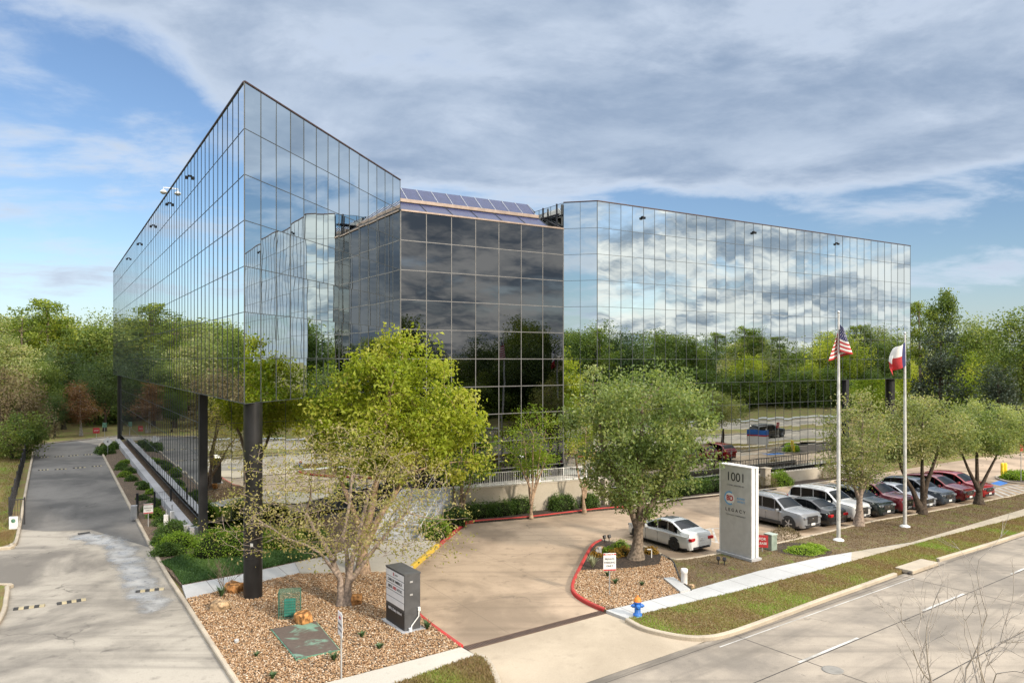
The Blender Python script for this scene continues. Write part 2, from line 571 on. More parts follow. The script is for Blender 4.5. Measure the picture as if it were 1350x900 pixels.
def world():
    w = bpy.data.worlds.new('World')
    SC.world = w
    w.use_nodes = True
    nt = w.node_tree
    nt.nodes.clear()
    out = N(nt, 'ShaderNodeOutputWorld')
    sky = N(nt, 'ShaderNodeTexSky')
    sky.sky_type = 'NISHITA'
    sky.sun_disc = False
    sky.sun_elevation = SUN_EL
    sky.sun_rotation = math.atan2(SUN_TO.x, SUN_TO.y)
    sky.altitude = 20
    sky.air_density = 1.0
    sky.dust_density = .45
    sky.ozone_density = 1.6
    tc = N(nt, 'ShaderNodeTexCoord')
    d = tc.outputs['Generated']
    sx = N(nt, 'ShaderNodeSeparateXYZ')
    L(nt, d, sx.inputs[0])
    x, y, z = sx.outputs
    den = math_(nt, 'ADD', math_(nt, 'MAXIMUM', z, 0.0), .17)
    cx = N(nt, 'ShaderNodeCombineXYZ')
    L(nt, math_(nt, 'DIVIDE', x, den), cx.inputs[0])
    L(nt, math_(nt, 'DIVIDE', y, den), cx.inputs[1])
    P = cx.outputs[0]
    mp = N(nt, 'ShaderNodeMapping')
    mp.inputs['Rotation'].default_value = (0, 0, R(-20))
    mp.inputs['Scale'].default_value = (.85, 1.05, 1)
    mp.inputs['Location'].default_value = (3.1, 1.7, 0)
    L(nt, P, mp.inputs[0])
    Q = mp.outputs[0]
    n_big = noise(nt, Q, .5, 3, .5)
    n_mid = noise(nt, Q, 1.35, 10, .60, .35)
    n_fine = noise(nt, Q, 3.6, 8, .60, .35)
    n_tex = noise(nt, Q, 2.1, 9, .62, .2)
    # cover: a deck overhead whose edge lies about 13 degrees up in front; broken streaks below it; cloud low behind
    az_ = math_(nt, 'DIVIDE', x, math_(nt, 'ADD', math_(nt, 'ABSOLUTE', y), .2))
    zs = math_(nt, 'SUBTRACT', z, math_(nt, 'MULTIPLY', ramp(nt, az_, -.12, -.50), .13))
    deck = ramp(nt, math_(nt, 'ADD', zs, math_(nt, 'MULTIPLY', math_(nt, 'SUBTRACT', n_big, .5), .40)), .14, .29)
    deck = math_(nt, 'MAXIMUM', deck, math_(nt, 'MULTIPLY', ramp(nt, z, .02, .10), .53))
    back = ramp(nt, math_(nt, 'SUBTRACT', math_(nt, 'MULTIPLY', x, .75), math_(nt, 'MULTIPLY', y, .66)), -.1, .55)
    low = math_(nt, 'MULTIPLY', back, .80)
    cov = math_(nt, 'MAXIMUM', deck, low)
    dens = math_(nt, 'ADD', math_(nt, 'MULTIPLY', n_mid, .72), math_(nt, 'MULTIPLY', n_fine, .28))
    dens = math_(nt, 'ADD', dens, math_(nt, 'MULTIPLY', math_(nt, 'SUBTRACT', cov, .55), .44))
    mask = ramp(nt, dens, .45, .62)
    # cloud tone: thin edges bright, thick bases grey-blue; brighter towards the sun
    thick = ramp(nt, dens, .50, .76)
    dotn = N(nt, 'ShaderNodeVectorMath', operation='DOT_PRODUCT')
    L(nt, d, dotn.inputs[0])
    sd = Vector((SUN_TO.x * math.cos(SUN_EL), SUN_TO.y * math.cos(SUN_EL), math.sin(SUN_EL)))
    dotn.inputs[1].default_value = sd
    sunw = ramp(nt, dotn.outputs['Value'], .15, .95)
    detail = ramp(nt, math_(nt, 'ADD', math_(nt, 'MULTIPLY', n_tex, .7), math_(nt, 'MULTIPLY', n_fine, .3)), .40, .66)
    cb = mix(nt, thick, CLOUD_EDGE, CLOUD_BASE)
    cb = mix(nt, math_(nt, 'MULTIPLY', detail, .7), cb, CLOUD_LIT)
    sunny = mix(nt, ramp(nt, math_(nt, 'ADD', math_(nt, 'MULTIPLY', n_tex, .55), math_(nt, 'MULTIPLY', n_fine, .45)), .42, .58), CLOUD_SUN_DK, CLOUD_SUN)
    cb = mix(nt, math_(nt, 'MULTIPLY', sunw, .95), cb, sunny)
    cb = mix(nt, ramp(nt, z, .48, .85), cb, ZENITH_FILL)  # zenith, out of view, brightened as added fill light
    # haze near the horizon
    hz = ramp(nt, z, .14, -.02)
    bs = N(nt, 'ShaderNodeBackground')
    bs.inputs['Strength'].default_value = SKY_STR
    tint = mix(nt, math_(nt, 'MULTIPLY', hz, .45), mix(nt, 1.0, sky.outputs[0], (.86, .93, 1.04), 'MULTIPLY'), HAZE)
    L(nt, tint, bs.inputs[0])
    bc = N(nt, 'ShaderNodeBackground')
    bc.inputs['Strength'].default_value = CLOUD_STR
    L(nt, cb, bc.inputs[0])
    ms = N(nt, 'ShaderNodeMixShader')
    L(nt, math_(nt, 'MULTIPLY', mask, .94), ms.inputs[0])
    L(nt, bs.outputs[0], ms.inputs[1])
    L(nt, bc.outputs[0], ms.inputs[2])
    L(nt, ms.outputs[0], out.inputs[0])
    # sun
    la = bpy.data.lights.new('sun', 'SUN')
    la.energy = SUN_STR
    la.angle = R(4)
    la.color = (1.0, .88, .72)
    lo = bpy.data.objects.new('sun', la)
    COL.objects.link(lo)
    lo.rotation_euler = sd.to_track_quat('Z', 'Y').to_euler()


SKY_STR = .078
CLOUD_STR = .86
ZENITH_FILL = (2.1, 2.12, 2.15)
SUN_STR = 2.6
CLOUD_EDGE = (.51, .57, .66)
CLOUD_BASE = (.205, .27, .375)
CLOUD_LIT = (.395, .46, .555)
CLOUD_SUN = (.86, .83, .76)
CLOUD_SUN_DK = (.20, .245, .30)
HAZE = (3.9, 4.6, 5.7)
world()

# ------------------------------------------------------------------ camera
cd = bpy.data.cameras.new('camera')
co = bpy.data.objects.new('camera', cd)
COL.objects.link(co)
co.location = (0, 0, H)
co.rotation_euler = (R(90), 0, 0)
cd.sensor_width = 36
cd.lens = F / 1350 * 36
cd.shift_y = (HY - 450) / 1350
cd.clip_start = .5
cd.clip_end = 6000
SC.camera = co
SC.view_settings.view_transform = 'Standard'
SC.view_settings.look = 'None'
SC.view_settings.gamma = 1
SC.view_settings.exposure = .78
SC.cycles.max_bounces = 8
SC.cycles.diffuse_bounces = 2
SC.cycles.glossy_bounces = 6
SC.cycles.transmission_bounces = 4
SC.cycles.caustics_reflective = False
SC.cycles.caustics_refractive = False
SC.cycles.use_denoising = True
SC.cycles.sample_clamp_indirect = 4

# ------------------------------------------------------------------ ground
def polyobj(name, px, z, m, kind='structure', thick=None, label=None, cat=None, raw=False):
    mb = MB()
    pl = px if raw else [g(a, b, z) for a, b in px]
    if thick:
        mb.prism(pl, z - thick, z, bottom=False)
    else:
        mb.sheet(pl, z)
    o = mb.build(name, m)
    o['kind'] = kind
    if label:
        o['label'], o['category'] = label, cat
    return o


def strip(mb, pts, w, z0, z1, mi=0, side=0.0):
    """kerb along a line of ground points"""
    P = [Vector(p) for p in pts]
    n = len(P)
    lft, rgt = [], []
    for i in range(n):
        a, b = P[max(i - 1, 0)], P[min(i + 1, n - 1)]
        d = (b - a).normalized()
        nn = Vector((-d.y, d.x))
        lft.append(P[i] + nn * (w * (.5 + side)))
        rgt.append(P[i] - nn * (w * (.5 - side)))
    vs = []
    ch = min(.03, (z1 - z0) * .3)
    for l, r in zip(lft, rgt):
        m_ = (l - r).normalized() * ch
        vs += [(l.x, l.y, z0), (l.x, l.y, z1 - ch), (l.x - m_.x, l.y - m_.y, z1), (r.x + m_.x, r.y + m_.y, z1), (r.x, r.y, z1 - ch), (r.x, r.y, z0)]
    fs = []
    for i in range(n - 1):
        a, b = i * 6, (i + 1) * 6
        for k in range(5):
            fs.append([a + k, a + k + 1, b + k + 1, b + k])
    fs += [[0, 1, 2, 3, 4, 5][::-1], [(n - 1) * 6 + k for k in range(6)]]
    mb.add(vs, fs, mi)


def smooth_line(px, z=0.0, k=4):
    """rounded line through ground points"""
    P = [Vector(g(a, b, z)) for a, b in px]
    out = []
    n = len(P)
    for i in range(n - 1):
        p0, p1, p2, p3 = P[max(i - 1, 0)], P[i], P[i + 1], P[min(i + 2, n - 1)]
        for j in range(k):
            t = j / k
            out.append(.5 * ((2 * p1) + (p2 - p0) * t + (2 * p0 - 5 * p1 + 4 * p2 - p3) * t * t + (3 * p1 - p0 - 3 * p2 + p3) * t ** 3))
    out.append(P[-1])
    return out


# the terrain: one sheet to the horizon
mb = MB()
mb.sheet([(-2500, -2500), (2500, -2500), (2500, 3000), (-2500, 3000)], -.03)
struct(mb.build('ground', MT['grass']))

# street (three lanes), median, far carriageway, far sidewalk
def band(name, t0, t1, z, m, s0=-220, s1=260, thick=None):
    return polyobj(name, [st(s0, t0), st(s1, t0), st(s1, t1), st(s0, t1)], z, m, thick=thick, raw=True)


band('street', 7.6, 16.7, 0.0, MT['street'])
band('median_lawn', 3.0, 7.6, .12, MT['grass'], thick=.15)
band('far_street', -6.2, 3.0, 0.0, MT['street'])
band('far_sidewalk', -10.2, -8.6, .03, MT['walk'])
mb = MB()
for t in (3.0, 7.6, -6.3):
    strip(mb, [st(-220, t), st(260, t)], .16, -.02, .15)
struct(mb.build('far_kerb', MT['curb']))

# left driveway
DRIVE = [(-150, 1040), (378, 1005), (313, 900), (242, 790), (211, 741), (138, 603), (131, 587), (135, 583), (172, 578), (160, 573),
         (100, 580), (56, 585), (45, 590), (23, 707), (15, 717), (0, 721), (-170, 724), (-170, 776), (0, 771), (9, 774), (8, 788), (0, 815), (-60, 910)]
polyobj('driveway', DRIVE, 0.0, MT['drive'])
polyobj('driveway_shadow_sheet', [(200, 722), (138, 603), (131, 587), (100, 581), (56, 586), (46, 591), (25, 697), (60, 700), (120, 698)], .004, MT['drive_shadow'])  # dark sheet: the building's shadow painted over the upper driveway
polyobj('driveway_apron', [st(-14, 16.7), st(6.8, 16.7), g(378, 1004), g(-150, 1038)], .002, MT['apron'], raw=True)

# front lot and entrance drive
LOT = [(613, 853), (553, 811), (545, 790), (543, 748), (577, 719), (614, 688), (640, 686), (701, 681), (787, 671), (825, 668), (900, 657), (1003, 646),
       (1110, 632), (1200, 617), (1290, 603), (1420, 590), (1800, 520), (1800, 535.8), (1350, 651), (1319, 658), (1219, 677), (1154, 688), (1085, 704),
       (1000, 722), (949, 730), (891, 738), (864, 727), (848, 721), (793, 712), (781, 719), (757, 765), (756, 779), (770, 791), (797, 804)]
polyobj('parking_lot', LOT, 0.0, MT['lot'])
e1, e2 = g(935, 843), g(560, 1010)
APRON = [g(613, 853), g(797, 804), g(825, 816), g(850, 829), g(905, 843), g(935, 842.5), st(20, 16.7), st(12.6, 16.7), g(668, 922), g(655, 903), g(641, 868), g(626, 863)]
polyobj('entrance_apron', APRON, .004, MT['apron'], raw=True)

# trench drain across the entrance
a, b = Vector(g(613, 855)), Vector(g(798, 806))
root = thing('trench_drain', 'long rusty slotted drain grate crossing the entrance drive', 'drain', ((a.x + b.x) / 2, (a.y + b.y) / 2, 0), math.atan2(b.y - a.y, b.x - a.x))
ln = (b - a).length
mb = MB()
mb.box((0, 0, .004), (ln, .34, .012))
mb.build('channel', MT['joint'], root)
mb = MB()
for k in range(int(ln / .09)):
    mb.box((-ln / 2 + .05 + k * .09, 0, .018), (.045, .30, .012))
for s in (-1, 1):
    mb.box((0, s * .17, .016), (ln, .03, .02))
mb.build('grate', plain('rusty_grate', (.12, .075, .055), .8), root)

# raised beds, walks
BZ = .11
GRAVEL_L = [(246, 789), (321, 771), (396, 755), (489, 752), (507, 752), (530, 765), (545, 790), (553, 811), (608, 852), (526, 874), (439, 897), (330, 926), (310, 896)]
polyobj('gravel_base', GRAVEL_L, BZ, MT['gravelbase'], thick=.16)
WALK_FRONT = [(330, 926), (439, 897), (608, 852.5), (627, 863), (526, 899), (400, 945), (345, 962)]
polyobj('sidewalk', WALK_FRONT, BZ + .004, MT['walk_new'], thick=.16)
GRASS_C = [(345, 962), (400, 945), (526, 899), (627, 863), (641, 868), (653, 890), (656, 910), (640, 960), (420, 1040)]
polyobj('lawn', GRASS_C, BZ, MT['grass'], thick=.16)
WALK_TOP = [(240, 771), (315, 757), (321, 771), (246, 789)]
polyobj('walkway', WALK_TOP, BZ + .004, MT['walk'], thick=.16)
polyobj('walkway', [(315, 757), (389, 741), (396, 754.5), (321, 771)], BZ + .03, MT['walk'], thick=.18)
polyobj('walkway', [(389, 741), (442, 730), (480, 714), (520, 711), (573, 712.5), (575.5, 718), (545, 745), (538, 752), (507, 752), (489, 752), (396, 754.5)], BZ + .07, MT['walk_new'], thick=.2)
BED = [(138, 604), (211, 741), (240, 771), (315, 757), (389, 741), (442, 730), (486, 718), (577, 718), (614, 688), (660, 600), (500, 560), (300, 560), (150, 583)]
polyobj('mulch_bed', BED, BZ, MT['leaflitter'], thick=.16)
BED2 = [(577, 719), (614, 688), (640, 686), (701, 681), (787, 671), (825, 668), (900, 657), (1003, 646), (1110, 632), (1120, 622), (1000, 620), (700, 625), (560, 650)]
polyobj('mulch_bed', BED2, BZ, MT['mulch'], thick=.16)
GRAVEL_R = [(757, 765), (756, 779), (770, 791), (799, 804), (905, 779), (897, 765), (886, 740), (872, 733), (869, 744), (827, 749), (765, 752)]
polyobj('gravel_base', GRAVEL_R, BZ, MT['gravelbase'], thick=.16)
MULCH_R = [(793, 712), (781, 719), (762, 758), (765, 752), (827, 749), (869, 744), (878, 733), (864, 727), (848, 721)]
polyobj('mulch_bed', MULCH_R, BZ + .012, MT['mulch'], thick=.17)
SW_R = [(799, 804), (905, 779), (1000, 752), (1082, 734), (1198, 715), (1219, 713), (1122, 739), (1080, 751), (967, 780), (848, 808), (828, 815)]
polyobj('sidewalk', SW_R, BZ + .006, MT['walk'], thick=.17)
polyobj('sidewalk', [(1123, 727.3), (1198, 715.4), (1350, 670.5), (1800, 537), (1800, 540.2), (1350, 680), (1219, 712.7), (1122, 739.3)], BZ + .009, MT['walk_old'], thick=.17)
STRIP = [(828, 815), (848, 808), (967, 780), (1080, 751), (1219, 713), (1350, 680), (1500, 637), (1500, 662), (1350, 701), (1204, 746), (1113, 779),
         (1080, 790), (1000, 819), (955, 834), (928, 838), (905, 837), (880, 834), (848, 826)]
STRIP_FAR = [{(1500, 637): (1800, 540.2), (1500, 662): (1800, 547)}.get(q_, q_) for q_ in STRIP]
polyobj('lawn', STRIP_FAR, BZ, MT['grass'], thick=.16)
BED_R = [(872, 733), (886, 740), (897, 765), (905, 779), (1000, 752), (1082, 734), (1198, 715), (1350, 670.5), (1500, 630), (1500, 628), (1350, 650), (1319, 656),
         (1219, 675.5), (1154, 686.5), (1085, 702.5), (1000, 721), (949, 729), (891, 737.5)]
BED_FAR = [{(1500, 630): (1800, 537), (1500, 628): (1800, 536)}.get(q_, q_) for q_ in BED_R]
polyobj('lawn', BED_FAR, BZ, MT['soil'], thick=.16)
polyobj('grey_slab', [(874.7, 761), (888, 760), (910, 776), (897, 779)], BZ + .09, MT['walk'], thick=.1)
ISL_R = [(1313, 629), (1322, 625.5), (1420, 615), (1480, 620), (1480, 634), (1350, 636), (1330, 634)]
polyobj('mulch_bed', ISL_R, BZ, MT['mulch'], thick=.16)
LAWN_BACK = [(-200, 600), (45, 588), (56, 584), (100, 579), (160, 572.5), (200, 560), (200, 545), (-200, 545)]
polyobj('lawn', LAWN_BACK, .05, MT['grass'], thick=.1)
polyobj('lawn', [(-200, 770), (-1, 769.5), (8, 773), (7, 788), (-1, 813), (-120, 1000), (-300, 1000)], BZ, MT['grass'], thick=.16)

# kerbs
mb = MB()
KZ = .15
for line in ([(330, 926), (313, 900), (242, 790), (211, 741), (170, 664), (138, 603), (131, 588), (136, 582)],
             [(42, 592), (56, 585), (100, 580), (165, 573)], [(45, 590), (34, 646), (23, 707), (15, 717), (0, 722), (-160, 725)],
             [(-170, 775), (0, 770), (9, 774), (8, 788), (0, 815), (-60, 905)]):
    strip(mb, smooth_line(line, .1), .17, -.02, KZ)
struct(mb.build('driveway_kerb', MT['curb']))
mb = MB()
for line in ([(827, 816), (848, 827), (880, 835), (905, 839), (928, 839.5), (955, 835.5), (1000, 820.5), (1080, 791), (1113, 779.5), (1180, 756)],
             [(1236, 737), (1350, 702), (1500, 650), (1800, 548)], [(627, 863), (641, 868), (653, 889), (657, 910), (648, 950)]):
    strip(mb, smooth_line(line, .1), .2, -.02, KZ)
mb.box((*[(a_ + b_) / 2 for a_, b_ in zip(g(1180, 756, .1), g(1236, 737, .1))], .10), (2.5, .8, .17), ST_A, 0, .03)
struct(mb.build('street_kerb', MT['curb']))
mb = MB()
a_ = g(1211, 753)
mb.box((*a_, .075), (1.9, .1, .09), ST_A)
struct(mb.build('kerb_inlet', MT['joint']))
mb = MB()
for line in ([(577, 719), (614, 688.5)], [(614, 688.5), (640, 686), (701, 681), (787, 671), (822, 668.5)],
             [(793, 712), (781, 719), (768, 742), (757, 765), (756, 779), (770, 791), (797, 803.5)], [(545, 792), (553, 811), (608, 852)]):
    strip(mb, smooth_line(line, .08), .16, -.02, KZ + .004)
struct(mb.build('red_kerb', MT['curb_red']))
mb = MB()
strip(mb, smooth_line([(577, 719), (543, 748)], .08), .2, -.02, KZ + .06)
struct(mb.build('yellow_kerb', MT['curb_yellow']))
mb = MB()
for line in ([(825, 668), (900, 657), (1003, 646), (1110, 632), (1122, 627)], [(1800, 536), (1500, 612), (1350, 650), (1319, 657), (1219, 676), (1154, 687), (1085, 703), (1000, 722), (949, 730), (891, 738), (864, 727), (848, 721), (793, 712)],
             [(1350, 637), (1330, 635), (1313, 629), (1322, 625)]):
    strip(mb, smooth_line(line, .08), .16, -.02, KZ)
struct(mb.build('lot_kerb', MT['curb']))
mb = MB()
pl = smooth_line([(872, 731), (886, 739), (892, 752), (897, 764), (911, 778)], BZ)
mb.tube([(p.x, p.y, BZ + .02) for p in pl], .045, 6)
tag(mb.build('bed_edging', MT['black']), 'black plastic edging curving between the right gravel and lawn', 'edging')

# joints and paint on the street
mb, mj = MB(), MB()


def bar(m_, p0, p1, w, z):
    p0, p1 = Vector(p0), Vector(p1)
    d = (p1 - p0).normalized()
    nn = Vector((-d.y, d.x)) * w / 2
    m_.sheet([p0 - nn, p1 - nn, p1 + nn, p0 + nn], z)


for t in (13.7, 10.6):
    bar(mj, st(-60, t), st(200, t), .035, .004)
for s in range(-60, 200, 12):
    bar(mj, st(s + 9.8, 7.7), st(s + 9.8, 16.6), .03, .005)
bar(mj, st(-60, 16.35), st(200, 16.35), .02, .006)
struct(mj.build('road_joint', MT['joint']))
for k, s in enumerate([-29, -21, -12.4, -4, 4.5, 13, 21.5, 29.8, 38.2, 46.5, 55, 63.5, 72, 80, 88]):
    bar(mb, st(s, 13.78), st(s + 3.6, 13.78), .11, .008)
    if k > 8:
        bar(mb, st(s + 1, 10.7), st(s + 4.2, 10.7), .10, .008)
bar(mb, st(20.5, 16.1), st(34, 16.1), .05, .008)
for t in (1.0, -1.9):
    for s in range(-60, 140, 12):
        bar(mb, st(s, t), st(s + 3, t), .1, .006)
struct(mb.build('road_marking', MT['marking']))
# parking lines
mb = MB()
for a_, b_ in (((917, 700), (939, 696)), ((939, 696), (965, 697)), ((917, 700), (926, 711)), ((939, 696), (945, 714)), ((929, 711), (965, 719)), ((965, 697), (972, 716))):
    bar(mb, g(*a_), g(*b_), .12, .004)
for k in range(6):
    a_, b_ = g(1303 + k * 7, 646 - k * 1.2), g(1325 + k * 9, 656 - k * 1.6)
    bar(mb, a_, b_, .22, .004)
bar(mb, g(1298, 646), g(1352, 637), .12, .004)
bar(mb, g(1322, 657), g(1400, 643), .12, .004)
struct(mb.build('parking_marking', MT['marking']))
mb = MB()
mb.sheet([g(1306, 637), g(1318, 633), g(1330, 636), g(1319, 640)], .004)
struct(mb.build('blue_parking_marking', MT['blue_mark']))

# sheen of seepage water running across the left driveway
rw_ = random.Random(4)
wl0 = [(60, 709), (110, 706), (150, 716), (172, 742), (182, 768), (206, 800), (238, 806)]
wid = [5, 9, 12, 17, 18, 16, 8]
m_w, nt_w, b_w = newmat('wet_concrete')
p_w = pos(nt_w)
L(nt_w, mix(nt_w, ramp(nt_w, noise(nt_w, p_w, .8, 6, .6, .4), .35, .65), (.29, .29, .285), (.43, .425, .41)), b_w.inputs['Base Color'])
L(nt_w, ramp(nt_w, noise(nt_w, p_w, 1.6, 5, .6), .20, .9), b_w.inputs['Roughness'])
tr_w = N(nt_w, 'ShaderNodeBsdfTransparent')
mx_w = N(nt_w, 'ShaderNodeMixShader')
at_w = N(nt_w, 'ShaderNodeAttribute', attribute_name='wet')
L(nt_w, ramp(nt_w, math_(nt_w, 'ADD', math_(nt_w, 'MULTIPLY', at_w.outputs['Fac'], .7), noise(nt_w, p_w, .9, 7, .65, .5)), .85, 1.25), mx_w.inputs[0])
L(nt_w, tr_w.outputs[0], mx_w.inputs[1])
L(nt_w, b_w.outputs[0], mx_w.inputs[2])
L(nt_w, mx_w.outputs[0], nt_w.nodes['Material Output'].inputs[0])
mb = MB()
wts = []
ncol = 7
for i_ in range(len(wl0)):
    cx_, cy_ = wl0[i_]
    for j_ in range(ncol):
        f_ = j_ / (ncol - 1) * 2 - 1
        p_ = g(cx_ + f_ * wid[i_] * 1.9, cy_ - f_ * wid[i_] * 1.1)
        mb.v.append((p_[0], p_[1], .008))
        wts.append(max(0, 1 - f_ * f_) * (0 if i_ in (0, len(wl0) - 1) else 1))
for i_ in range(len(wl0) - 1):
    for j_ in range(ncol - 1):
        k_ = i_ * ncol + j_
        mb.f.append([k_, k_ + ncol, k_ + ncol + 1, k_ + 1])
        mb.m.append(0)
        mb.s.append(True)
wo = struct(mb.build('wet_stain', m_w))
wa = wo.data.attributes.new('wet', 'FLOAT', 'POINT')
wa.data.foreach_set('value', wts)

# speed humps on the left driveway
mrb = plain('hump_black', (.03, .03, .03), .8)
hump = None
for i, (p, q, lab) in enumerate((((18, 803), (59, 798), 'black and yellow rubber speed hump nearest the left edge'),
                                 ((75, 796), (113, 790), 'black and yellow rubber speed hump in the driveway middle, nearest row'),
                                 ((179, 780), (216, 776), 'short black and yellow speed hump beside the right driveway kerb'),
                                 ((103, 704), (118, 702), 'small lone black speed hump halfway up the driveway'),
                                 ((50, 620), (64, 619), 'far speed hump at the left of the second row'),
                                 ((72, 619), (88, 618), 'far speed hump second from left, second row'),
                                 ((96, 617), (113, 616), 'far speed hump third from left, second row'),
                                 ((121, 615), (134, 614), 'far speed hump at the right end, second row'),
                                 ((52, 603), (64, 602.5), 'farthest speed hump at left of the last row'),
                                 ((72, 602), (84, 601.5), 'farthest speed hump left of centre, last row'),
                                 ((90, 601), (103, 600), 'farthest speed hump right of centre, last row'),
                                 ((110, 599.5), (122, 599), 'farthest speed hump at right of the last row'))):
    a_, b_ = Vector(g(*p)), Vector(g(*q))
    ln = (b_ - a_).length
    c = (a_ + b_) / 2
    t_ = thing('speed_hump', lab, 'speed hump', (c.x, c.y, .004), math.atan2((b_ - a_).y, (b_ - a_).x), 'rubber speed humps on the driveway')
    mb = MB()
    nseg = 6
    for k in range(nseg):
        x0, x1 = -ln / 2 + ln * k / nseg, -ln / 2 + ln * (k + 1) / nseg
        pr = [(-.16, 0), (-.12, .04), (-.05, .06), (.05, .06), (.12, .04), (.16, 0)]
        vs = [(x0, y_, z_) for y_, z_ in pr] + [(x1, y_, z_) for y_, z_ in pr]
        fs = [[j, j + 6, j + 7, j + 1] for j in range(5)] + [[0, 1, 2, 3, 4, 5], [11, 10, 9, 8, 7, 6]]
        mb.add(vs, fs, 1 if (k % 2 and i != 3) else 0)
    mb.build('hump_body', [mrb, plain('hump_yellow', (.36, .31, .20), .85)], t_)
#@@PART2
# ------------------------------------------------------------------ the office building
def v2(p, q, a=0.0, b=0.0):
    return Vector(p)


A = Vector((-10.50, 29.07))
LW = 73.6
D1 = (U + V).normalized()
D2 = (V - U).normalized()
B = A + D1 * 16.3
Cc = B + V * 12.17
D = Cc + D2 * 2.34
E = D + V * 37.9
Fp = A + U * LW
bld = thing('office_building', 'large mirror-glass office building with a wedge-shaped left wing and dark middle front', 'building', (A.x, A.y, 0))


def facade(name, p0, p1, cols, ztop, rows, glass, mull, out, bh=BH, mw=.024, tilt=.0014, base=0.0, seed=1, label=None):
    """panes as separate slightly out-of-true quads, with a grid of mullions on them. out: side the glass faces"""
    rr = random.Random(seed)
    p0, p1 = Vector(p0), Vector(p1)
    d = (p1 - p0)
    ln = d.length
    d = d / ln
    n = Vector((d.y, -d.x))
    if n.dot(Vector(out)) < 0:
        n = -n
    mb = MB()
    pw = ln / cols
    zb = ztop - rows * bh
    for c in range(cols):
        for r in range(rows):
            a_, t_ = rr.gauss(0, tilt), rr.gauss(0, tilt)
            pts = []
            for (i, j) in ((0, 0), (1, 0), (1, 1), (0, 1)):
                off = a_ * (i - .5) * pw + t_ * (j - .5) * bh
                q = p0 + d * (c + i) * pw + n * off
                pts.append((q.x, q.y, ztop - (r + 1 - j) * bh))
            if (Vector(pts[1]) - Vector(pts[0])).cross(Vector(pts[3]) - Vector(pts[0])).dot(Vector((n.x, n.y, 0))) < 0:
                pts = pts[::-1]
            mb.add(pts, [[0, 1, 2, 3]])
    o = mb.build(name, glass, bld, True)
    ta = o.data.attributes.new('tint', 'FLOAT', 'FACE')
    ta.data.foreach_set('value', [min(1, max(0, rr.gauss(.72, .13) - (.45 if rr.random() < .035 else 0))) for _ in mb.f])
    if label:
        o['label'] = label
    ang = math.atan2(d.y, d.x)
    mb = MB()
    for c in range(cols + 1):
        x = min(max(c * pw, mw / 2), ln - mw / 2)
        q = p0 + d * x + n * .004
        mb.box((q.x, q.y, (ztop + zb) / 2), (mw, .022, ztop - zb), ang)
    for r in range(rows + 1):
        z = ztop - r * bh
        q = p0 + d * ln / 2 + n * .003
        mb.box((q.x, q.y, z), (ln - .01, .020, mw), ang)
    k = mb.build('mullion_grid', mull, o)
    return o


M1, M2, M3 = MT['mirror'], MT['mirror_dark'], MT['mirror_low']
facade('glass_facade', A, Fp, 67, ZT, 7, MT['mirror_side'], MT['mull'], -V, seed=3, tilt=.0011)
facade('glass_facade', A, B, 14, ZT, 7, M1, MT['mull'], D2, seed=4, tilt=.0022)
facade('glass_facade', B, Cc, 7, ZT - BH, 9, M2, MT['mull_light'], -U, mw=.05, seed=5, tilt=.0014, label='dark bronze middle front with pale frames')
facade('glass_facade', Cc, D, 2, ZT, 11, M1, MT['mull'], -D1, seed=6)
facade('glass_facade', D, E, 36, ZT, 7, M1, MT['mull'], -U, seed=7, tilt=.0017)
# lower, set-back storeys
zl = ZT - 7 * BH
R1 = A + U * 13.1 + V * .6
R2 = A + U * 13.1 + V * 14.0
LF = A + U * 71 + V * .6
facade('lower_glass_facade', R1, LF, 53, zl, 4, M3, MT['mull'], -V, mw=.022, seed=8)
facade('lower_glass_facade', R1, R2, 9, zl, 4, M3, MT['mull'], -U, mw=.022, seed=9)
D0 = D + U * .25
DL = D + V * 28.15 + U * .25
facade('lower_glass_facade', D0, DL, 27, zl, 4, M3, MT['mull'], -U, mw=.022, seed=10)
facade('lower_glass_facade', DL, DL + U * 16, 12, zl, 4, M3, MT['mull'], V, mw=.022, seed=11)
# ends and rear
Fe = Fp + V * 11.5
Eb = E + U * 17
facade('rear_facade', Fp, Fe, 10, ZT, 7, M1, MT['mull'], U, seed=12)
facade('rear_facade', E, Eb, 14, ZT, 7, M1, MT['mull'], V, seed=13)
facade('rear_facade', Fe, B + U * 2, 50, ZT, 7, M1, MT['mull'], V, seed=14)
facade('rear_facade', Cc + U * 17, Eb, 36, ZT, 7, M1, MT['mull'], U, seed=15)
# roofs, soffits, inner mass
mb = MB()
W_POLY = [A + (D1 * .12), B - D1 * .05 - V * .06, Fe - V * .06 - U * .06, Fp + V * .06 - U * .06]
W_POLY = [A + U * .25 + V * .15, B - V * .1 + U * .1, Fe - V * .1 - U * .1, Fp + V * .1 - U * .1]
R_POLY = [Cc + U * .15, D + U * .12, E + U * .12 - V * .12, Eb - U * .12 - V * .12, Cc + U * 16.9 + V * .02]
C_POLY = [B + U * 3.2, Cc + U * 3.2 - V * .05, Cc + U * 16.8 - V * .05, B + U * 16.8]
mb.prism([p[:] for p in W_POLY], ZT - .35, ZT - .12)
mb.prism([p[:] for p in R_POLY], ZT - .35, ZT - .12)
mb.build('flat_roof', MT['roof'], bld, True)
mb = MB()
mb.prism([p[:] for p in W_POLY], zl + .02, zl + .3)
mb.prism([p[:] for p in R_POLY], zl + .02, zl + .3)
mb.build('soffit', MT['soffit'], bld, True)
mb = MB()
for P in ([A + U * 14 + V * 1.2, A + U * 14 + V * 9, A + U * 69 + V * 9, A + U * 69 + V * 1.2],):
    mb.prism([p[:] for p in P], -.02, ZT - .4)
mb.prism([p[:] for p in [D + U * 1.5 + V, D + U * 1.5 + V * 27, D + U * 15 + V * 27, D + U * 15 + V]], -.02, ZT - .4)
